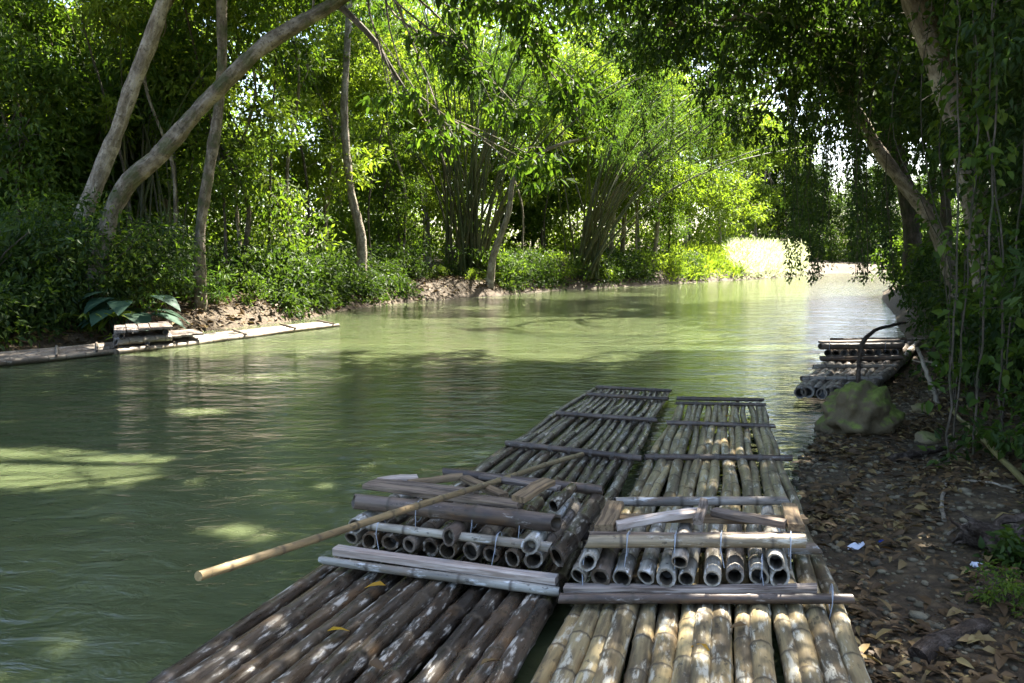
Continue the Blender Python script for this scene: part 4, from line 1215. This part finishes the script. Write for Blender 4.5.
rock('big mossy boulder at the waterline beside the moored grey raft', 'boulder', b + V3(0, .3, .06), (.37, .35, .31), M['boulder'], 901, 5, .30)
rock('small yellowish mossy stone lying behind the big boulder', 'stone', gp(927, 441, .015), (.10, .08, .05), M['stone_yellow'], 902, 3)
rock('small pale rounded stone next to the mossy boulder', 'stone', gp(921, 412, .02), (.08, .07, .06), M['stone_yellow'], 903, 3)
# pebbles
rng = np.random.default_rng(911)
shapes = [lump(rng, 1, .25, .6) for _ in range(6)]
Vs, Ts, ti, n0 = [], [], [], 0
def draw(m): return rng.uniform(.9, 5, m), 1.9 + 8.5 * rng.uniform(0, 1, m) ** 1.3
PP = scatter(3600, draw, lambda x, y, dl, dr, ins, z: ~((ins & (dr > .12)) | (dr > 2.2) | (rng.uniform(0, 1, len(x)) < dr / 2.2)))
for x, y, z in PP:
    s = .008 + .020 * rng.uniform() ** 3 + (.014 if rng.uniform() < .05 else 0)
    V, Fc = shapes[rng.integers(6)]
    a = rng.uniform(0, 6.28); ca, sa = math.cos(a), math.sin(a)
    W = V * s * V3(rng.uniform(.8, 1.5), 1, rng.uniform(.7, 1.1))
    W = np.stack([W[:, 0] * ca - W[:, 1] * sa, W[:, 0] * sa + W[:, 1] * ca, W[:, 2]], 1) + V3(x, y, z + s * .2)
    Vs.append(W); Ts.append(Fc + n0); n0 += len(V); ti.append(np.full(len(V), rng.uniform()))
tag(link('pebbles', np_mesh('pebbles', np.concatenate(Vs), tris=np.concatenate(Ts), attrs={'tint': ('FLOAT', np.concatenate(ti))}, mats=[M['pebble']], smooth=True)), 'small grey pebbles along the shore', kind='stuff')
# fallen leaves on the shore
rng = np.random.default_rng(921)
lv = Leaves()
def draw(m): return rng.uniform(1.0, 6, m), 1.9 + 9 * rng.uniform(0, 1, m) ** 1.2
A_ = scatter(11000, draw, lambda x, y, dl, dr, ins, z: (~ins) & (dr < 3.2) & (dr > .04) & (np.sin(x * 5 + y * 2) + np.sin(y * 4.3 - x * 3) + np.sin(x * 9 - y * 7) > rng.uniform(-2.2, 2.0, len(x))))
A_[:, 2] += rng.uniform(.008, .04, len(A_)); N_ = len(A_)
L_ = .022 + .095 * rng.uniform(0, 1, N_) ** 2.2
lv.add(A_, rng.normal(0, 1, (N_, 3)) * V3(1, 1, .12), rng.normal(0, .25, (N_, 3)) + V3(0, 0, 1), L_, L_ * rng.uniform(.3, .55, N_), rng.uniform(0, 1, N_) ** 1.7)
tag(lv.build('fallen_leaves', M['leaf_litter'], detail=1), 'brown and yellowed fallen leaves strewn over the shore', kind='stuff')
# leaves and sticks littering the far bank's lip
lv = Leaves()
def draw(m):
    D = rng.uniform(12, 55, m); return (rng.uniform(-30, 690, m) - 512) / F_PX * D, D
A_ = scatter(7000, draw, lambda x, y, dl, dr, ins, z: (~ins) & (dl < 3))
A_[:, 2] += .03; N_ = len(A_); L_ = rng.uniform(.10, .25, N_)
lv.add(A_, rng.normal(0, 1, (N_, 3)) * V3(1, 1, .3), rng.normal(0, .35, (N_, 3)) + V3(0, 0, 1), L_, L_ * .45, rng.uniform(0, 1, N_))
tag(lv.build('fallen_leaves', M['leaf_litter']), 'dry brown leaves littering the lip of the far bank', kind='stuff')

# sticks, driftwood, scraps
def stick(name, label, cat, pts, r0, r1, mat, n=14, sides=8, forks=()):
    rng = np.random.default_rng(len(label) * 7 + 1)
    base = np.asarray(pts[0], float)
    mb = MB(); p = smooth_path(pts, n); p[1:-1] += rng.normal(0, r0 * .25, (n - 2, 3)); mb.tube(p, np.linspace(r0, r1, n) * (1 + rng.normal(0, .07, n)), sides)
    for a, b_, rr in forks: mb.tube(smooth_path([a, lerp(np.asarray(a), np.asarray(b_), .5) + rng.normal(0, .01, 3), b_], 6), np.linspace(rr, rr * .5, 6), 6)
    o = mb.build(name, mat, None, base); o.location = base
    tag(o, label, cat)
    return o
DW = gp(940, 404)[1]
stick('driftwood_branch', 'pale forked dead branch lying upright on the bank beyond the boulder', 'branch', [gp(940, 404, -.03), Q(931, 385, DW), Q(925, 365, DW + .1), Q(917, 347, DW + .15)], .03, .017, M['driftwood'], forks=[(Q(924, 361, DW + .11), Q(937, 366, DW + .05), .012), (Q(924, 363, DW + .1), Q(912, 360, DW + .2), .009)])
stick('arched_branch', 'dark arched dead branch bending over the moored grey raft', 'branch', [gp(858, 398, -.05), Q(859, 355, gp(858, 398)[1] + .2), Q(866, 338, gp(858, 398)[1] + .4), Q(882, 328, gp(858, 398)[1] + .9), Q(905, 322, gp(858, 398)[1] + 1.5)], .030, .018, M['rotten'])
stick('bamboo_stick', 'yellow-green bamboo stick slanting down over the near-bank leaves', 'stick', [gp(950, 416, .06), gp(985, 456, .10), gp(1040, 506, .05)], .020, .022, M['stick_olive'])
stick('dead_stick', 'short reddish-brown stick lying on the leaf litter', 'stick', [gp(944, 522, .01), gp(942, 505, .015), gp(947, 482, .012)], .014, .010, M['driftwood'])
stick('thin_stick', 'thin pale straight stick pointing at the rotten stump', 'stick', [gp(962, 483, .015), gp(990, 487, .03), gp(1016, 493, .02)], .008, .006, M['driftwood'])
stick('twig', 'thin pale curved twig among the fallen leaves', 'stick', [gp(948, 536, .01), gp(960, 528, .015), gp(974, 524, .01)], .006, .004, M['driftwood'])
stick('dark_log', 'dark mossy log half buried in the leaf litter at the shore', 'log', [gp(918, 662, .02), gp(945, 645, .025), gp(985, 628, .02)], .045, .035, M['rotten'], 8, 12)
stick('dry_frond', 'ribbed grey-brown dead palm frond curled on the shore', 'frond', [gp(890, 463, .015), gp(905, 459, .03), gp(925, 455, .03), gp(945, 450, .015)], .035, .02, M['rotten'], n=18)
rng = np.random.default_rng(931)
c = gp(992, 548, .05)
mb = MB()
for i in range(26):
    a = rng.uniform(0, 6.28)
    e = V3(math.cos(a) * rng.uniform(.10, .26), math.sin(a) * rng.uniform(.08, .2), rng.uniform(-.10, .16))
    p_ = smooth_path([c + e * .12 + rng.normal(0, .02, 3), c + e * .55 + rng.normal(0, .03, 3), c + e], 9)
    p_[1:-1] += rng.normal(0, .006, (7, 3))
    mb.tube(p_, np.linspace(.045, rng.uniform(.006, .02), 9) * rng.uniform(.45, 1.2) * (1 + rng.normal(0, .12, 9)), 8, squash=rng.uniform(.5, 1))
V, Fc = lump(rng, 4, .9, .7)
V = V * V3(.11, .10, .09)
mb._put(V + c, np.zeros((0, 4), int), [list(f) for f in Fc], V * 3, np.zeros(len(V)))
o = mb.build('rotten_stump', M['rotten'], None, c); o.location = c
tag(o, 'rotten dark stump with splayed roots among the near-bank leaves', 'stump')
def scrap(label, c, s, mat, seed):
    rng = np.random.default_rng(seed)
    k = 5
    g = np.stack(np.meshgrid(np.linspace(-1, 1, k), np.linspace(-1, 1, k), indexing='ij'), -1).reshape(-1, 2)
    top = np.stack([g[:, 0] * s[0], g[:, 1] * s[1], s[0] * .35 * np.sin(g[:, 0] * 2 + g[:, 1] * 1.3) + rng.normal(0, .1 * s[0], len(g)) + .015], 1)
    bot = top - V3(0, 0, .0015)
    i, j = np.meshgrid(np.arange(k - 1), np.arange(k - 1), indexing='ij')
    q = np.stack([i * k + j, (i + 1) * k + j, (i + 1) * k + j + 1, i * k + j + 1], -1).reshape(-1, 4)
    rim = [r for r in range(k)] + [r * k + k - 1 for r in range(1, k)] + [(k - 1) * k + r for r in range(k - 2, -1, -1)] + [r * k for r in range(k - 2, 0, -1)]
    q3 = [(rim[t], rim[(t + 1) % len(rim)], rim[(t + 1) % len(rim)] + k * k, rim[t] + k * k) for t in range(len(rim))]
    o = link('litter_scrap', np_mesh('litter_scrap', np.vstack([top, bot]), quads=np.vstack([q, q[:, ::-1] + k * k, q3]), mats=[mat], smooth=False), None, c)
    o.rotation_euler = (0, 0, rng.uniform(-.6, .6))
    tag(o, label, 'litter')
scrap('crumpled white and bluish plastic scrap on the gravel by the tan raft', gp(856, 549, .004), (.045, .018), M['litter_white'], 1)
scrap('small bright blue plastic scrap near the white one', gp(881, 544, .004), (.013, .008), M['litter_blue'], 2)
scrap('small white scrap caught in the leaves by the rotten stump', gp(976, 568, .004), (.022, .018), M['litter_white'], 3)
# leaves lying on the rafts
rng = np.random.default_rng(941)
for px, py, z, k, lb_ in ((386, 588, .16, .95, 'bright yellow leaf on the dark raft in front of its seat'), (327, 634, .16, .75, 'orange-brown curled leaf lying on dark wet culms'), (370, 664, .16, .35, 'small greenish leaf on the dark raft nearer its stern'),
                       (710, 654, .17, .9, 'yellow leaf at the stern of the tan raft'), (480, 668, .16, .4, 'dull green leaf at the stern of the dark raft'), (747, 628, .18, .5, 'grey-green leaf on the tan raft below the seat'), (730, 516, .40, .5, 'large dull leaf lying on the tan seat frame'),
                       (726, 418, .14, .9, 'tiny yellow leaf near the bow of the tan raft'), (614, 424, .15, .3, 'brown leaf near the bow of the dark raft'), (706, 500, .17, .2, 'brown leaf behind the seat of the tan raft')):
    c = P(px, py, z)
    lv = Leaves(); a = rng.uniform(0, 6.28); l_ = rng.uniform(.07, .10)
    lv.add(c[None], V3(math.cos(a), math.sin(a) * .6, .05)[None], V3(rng.normal(0, .2), rng.normal(0, .2), 1)[None], l_, l_ * .45, np.array([k]))
    o = lv.build('fallen_leaf', M['leaf_turning'] if k > .55 else M['leaf_litter'], None, c, 1); o.location = c + V3(0, 0, .012)
    tag(o, lb_, 'leaf', 'leaves lying on the rafts')

# ------------------------------------------------------------------ openings in the canopy that let the sun down onto the water
prng = np.random.default_rng(31)
GAPS = []
for cx, cy_, rx, ry, kk in ((-3.7, 5.95, 1.1, .45, 16), (3.7, 14.2, 2.3, .40, 16), (-4.9, 14.0, 2.4, .3, 12), (-3.0, 8.5, .75, .25, 4), (-1.55, 4.6, .5, .22, 6), (2, 19, 4, 2.5, 8)):
    for _ in range(kk):
        q_ = prng.uniform(.45, .8) if kk == 16 else prng.uniform(.22, .6)
        GAPS.append((cx + prng.normal(0, .5) * rx, cy_ + prng.normal(0, .5) * ry, rx * q_, ry * q_ * prng.uniform(.7, 1.3)))
grng = np.random.default_rng(4242)
for _ in range(13): GAPS.append((grng.uniform(.45, 1.35), grng.uniform(2.75, 3.3), grng.uniform(.05, .12), grng.uniform(.04, .08)))
for _ in range(9): GAPS.append((grng.uniform(-.7, .6), grng.uniform(2.7, 4.6), grng.uniform(.05, .10), grng.uniform(.04, .08)))
for _ in range(7): GAPS.append((grng.uniform(1.2, 2.1), grng.uniform(4.2, 8), grng.uniform(.08, .14), grng.uniform(.06, .12)))
for _ in range(8): GAPS.append((grng.uniform(1.4, 3.2), grng.uniform(2.8, 6.5), grng.uniform(.05, .12), grng.uniform(.04, .09)))
GAPS += [(5.6, 12.9, 1.0, .7), (4.7, 11.2, .5, .35), (22, 50, 5, 11)]
SUNV = V3(math.sin(SUN_AZ) / math.tan(SUN_EL), math.cos(SUN_AZ) / math.tan(SUN_EL), 0)
bpy.context.view_layer.update()
for o in list(SC.objects):
    if o.type != 'MESH' or o.name.split('.')[0] not in ('crown', 'foliage', 'forest'):
        continue
    me = o.data
    nv = len(me.vertices)
    co = np.empty(nv * 3, np.float32); me.vertices.foreach_get('co', co); co = co.reshape(-1, 3)
    k = 8 if len(me.polygons) == nv else 4
    mw = np.array(o.matrix_world)
    w = co[::k] @ mw[:3, :3].T + mw[:3, 3]
    g = w - SUNV * w[:, 2:3]
    hit = np.zeros(len(w), bool)
    for cx, cy_, rx, ry in GAPS:
        hit |= ((g[:, 0] - cx) / rx) ** 2 + ((g[:, 1] - cy_) / ry) ** 2 < 1
    hit &= w[:, 2] > .8
    if not hit.any() or hit.all(): continue
    keep_ = ~hit
    ti_ = np.empty(nv, np.float32); me.attributes['tint'].data.foreach_get('value', ti_)
    V_ = co.reshape(-1, k, 3)[keep_].reshape(-1, 3); ti_ = ti_.reshape(-1, k)[keep_].ravel()
    T_ = np.array([(0, 1, 2), (0, 2, 3)]) if k == 4 else np.array([(0, 1, 2), (0, 2, 3), (1, 4, 5), (1, 5, 2), (2, 5, 6), (2, 6, 3), (4, 7, 5), (5, 7, 6)])
    o.data = np_mesh(me.name, V_, tris=(np.arange(keep_.sum())[:, None, None] * k + T_[None]).reshape(-1, 3), attrs={'tint': ('FLOAT', ti_)}, mats=[me.materials[0]], smooth=(k == 8))
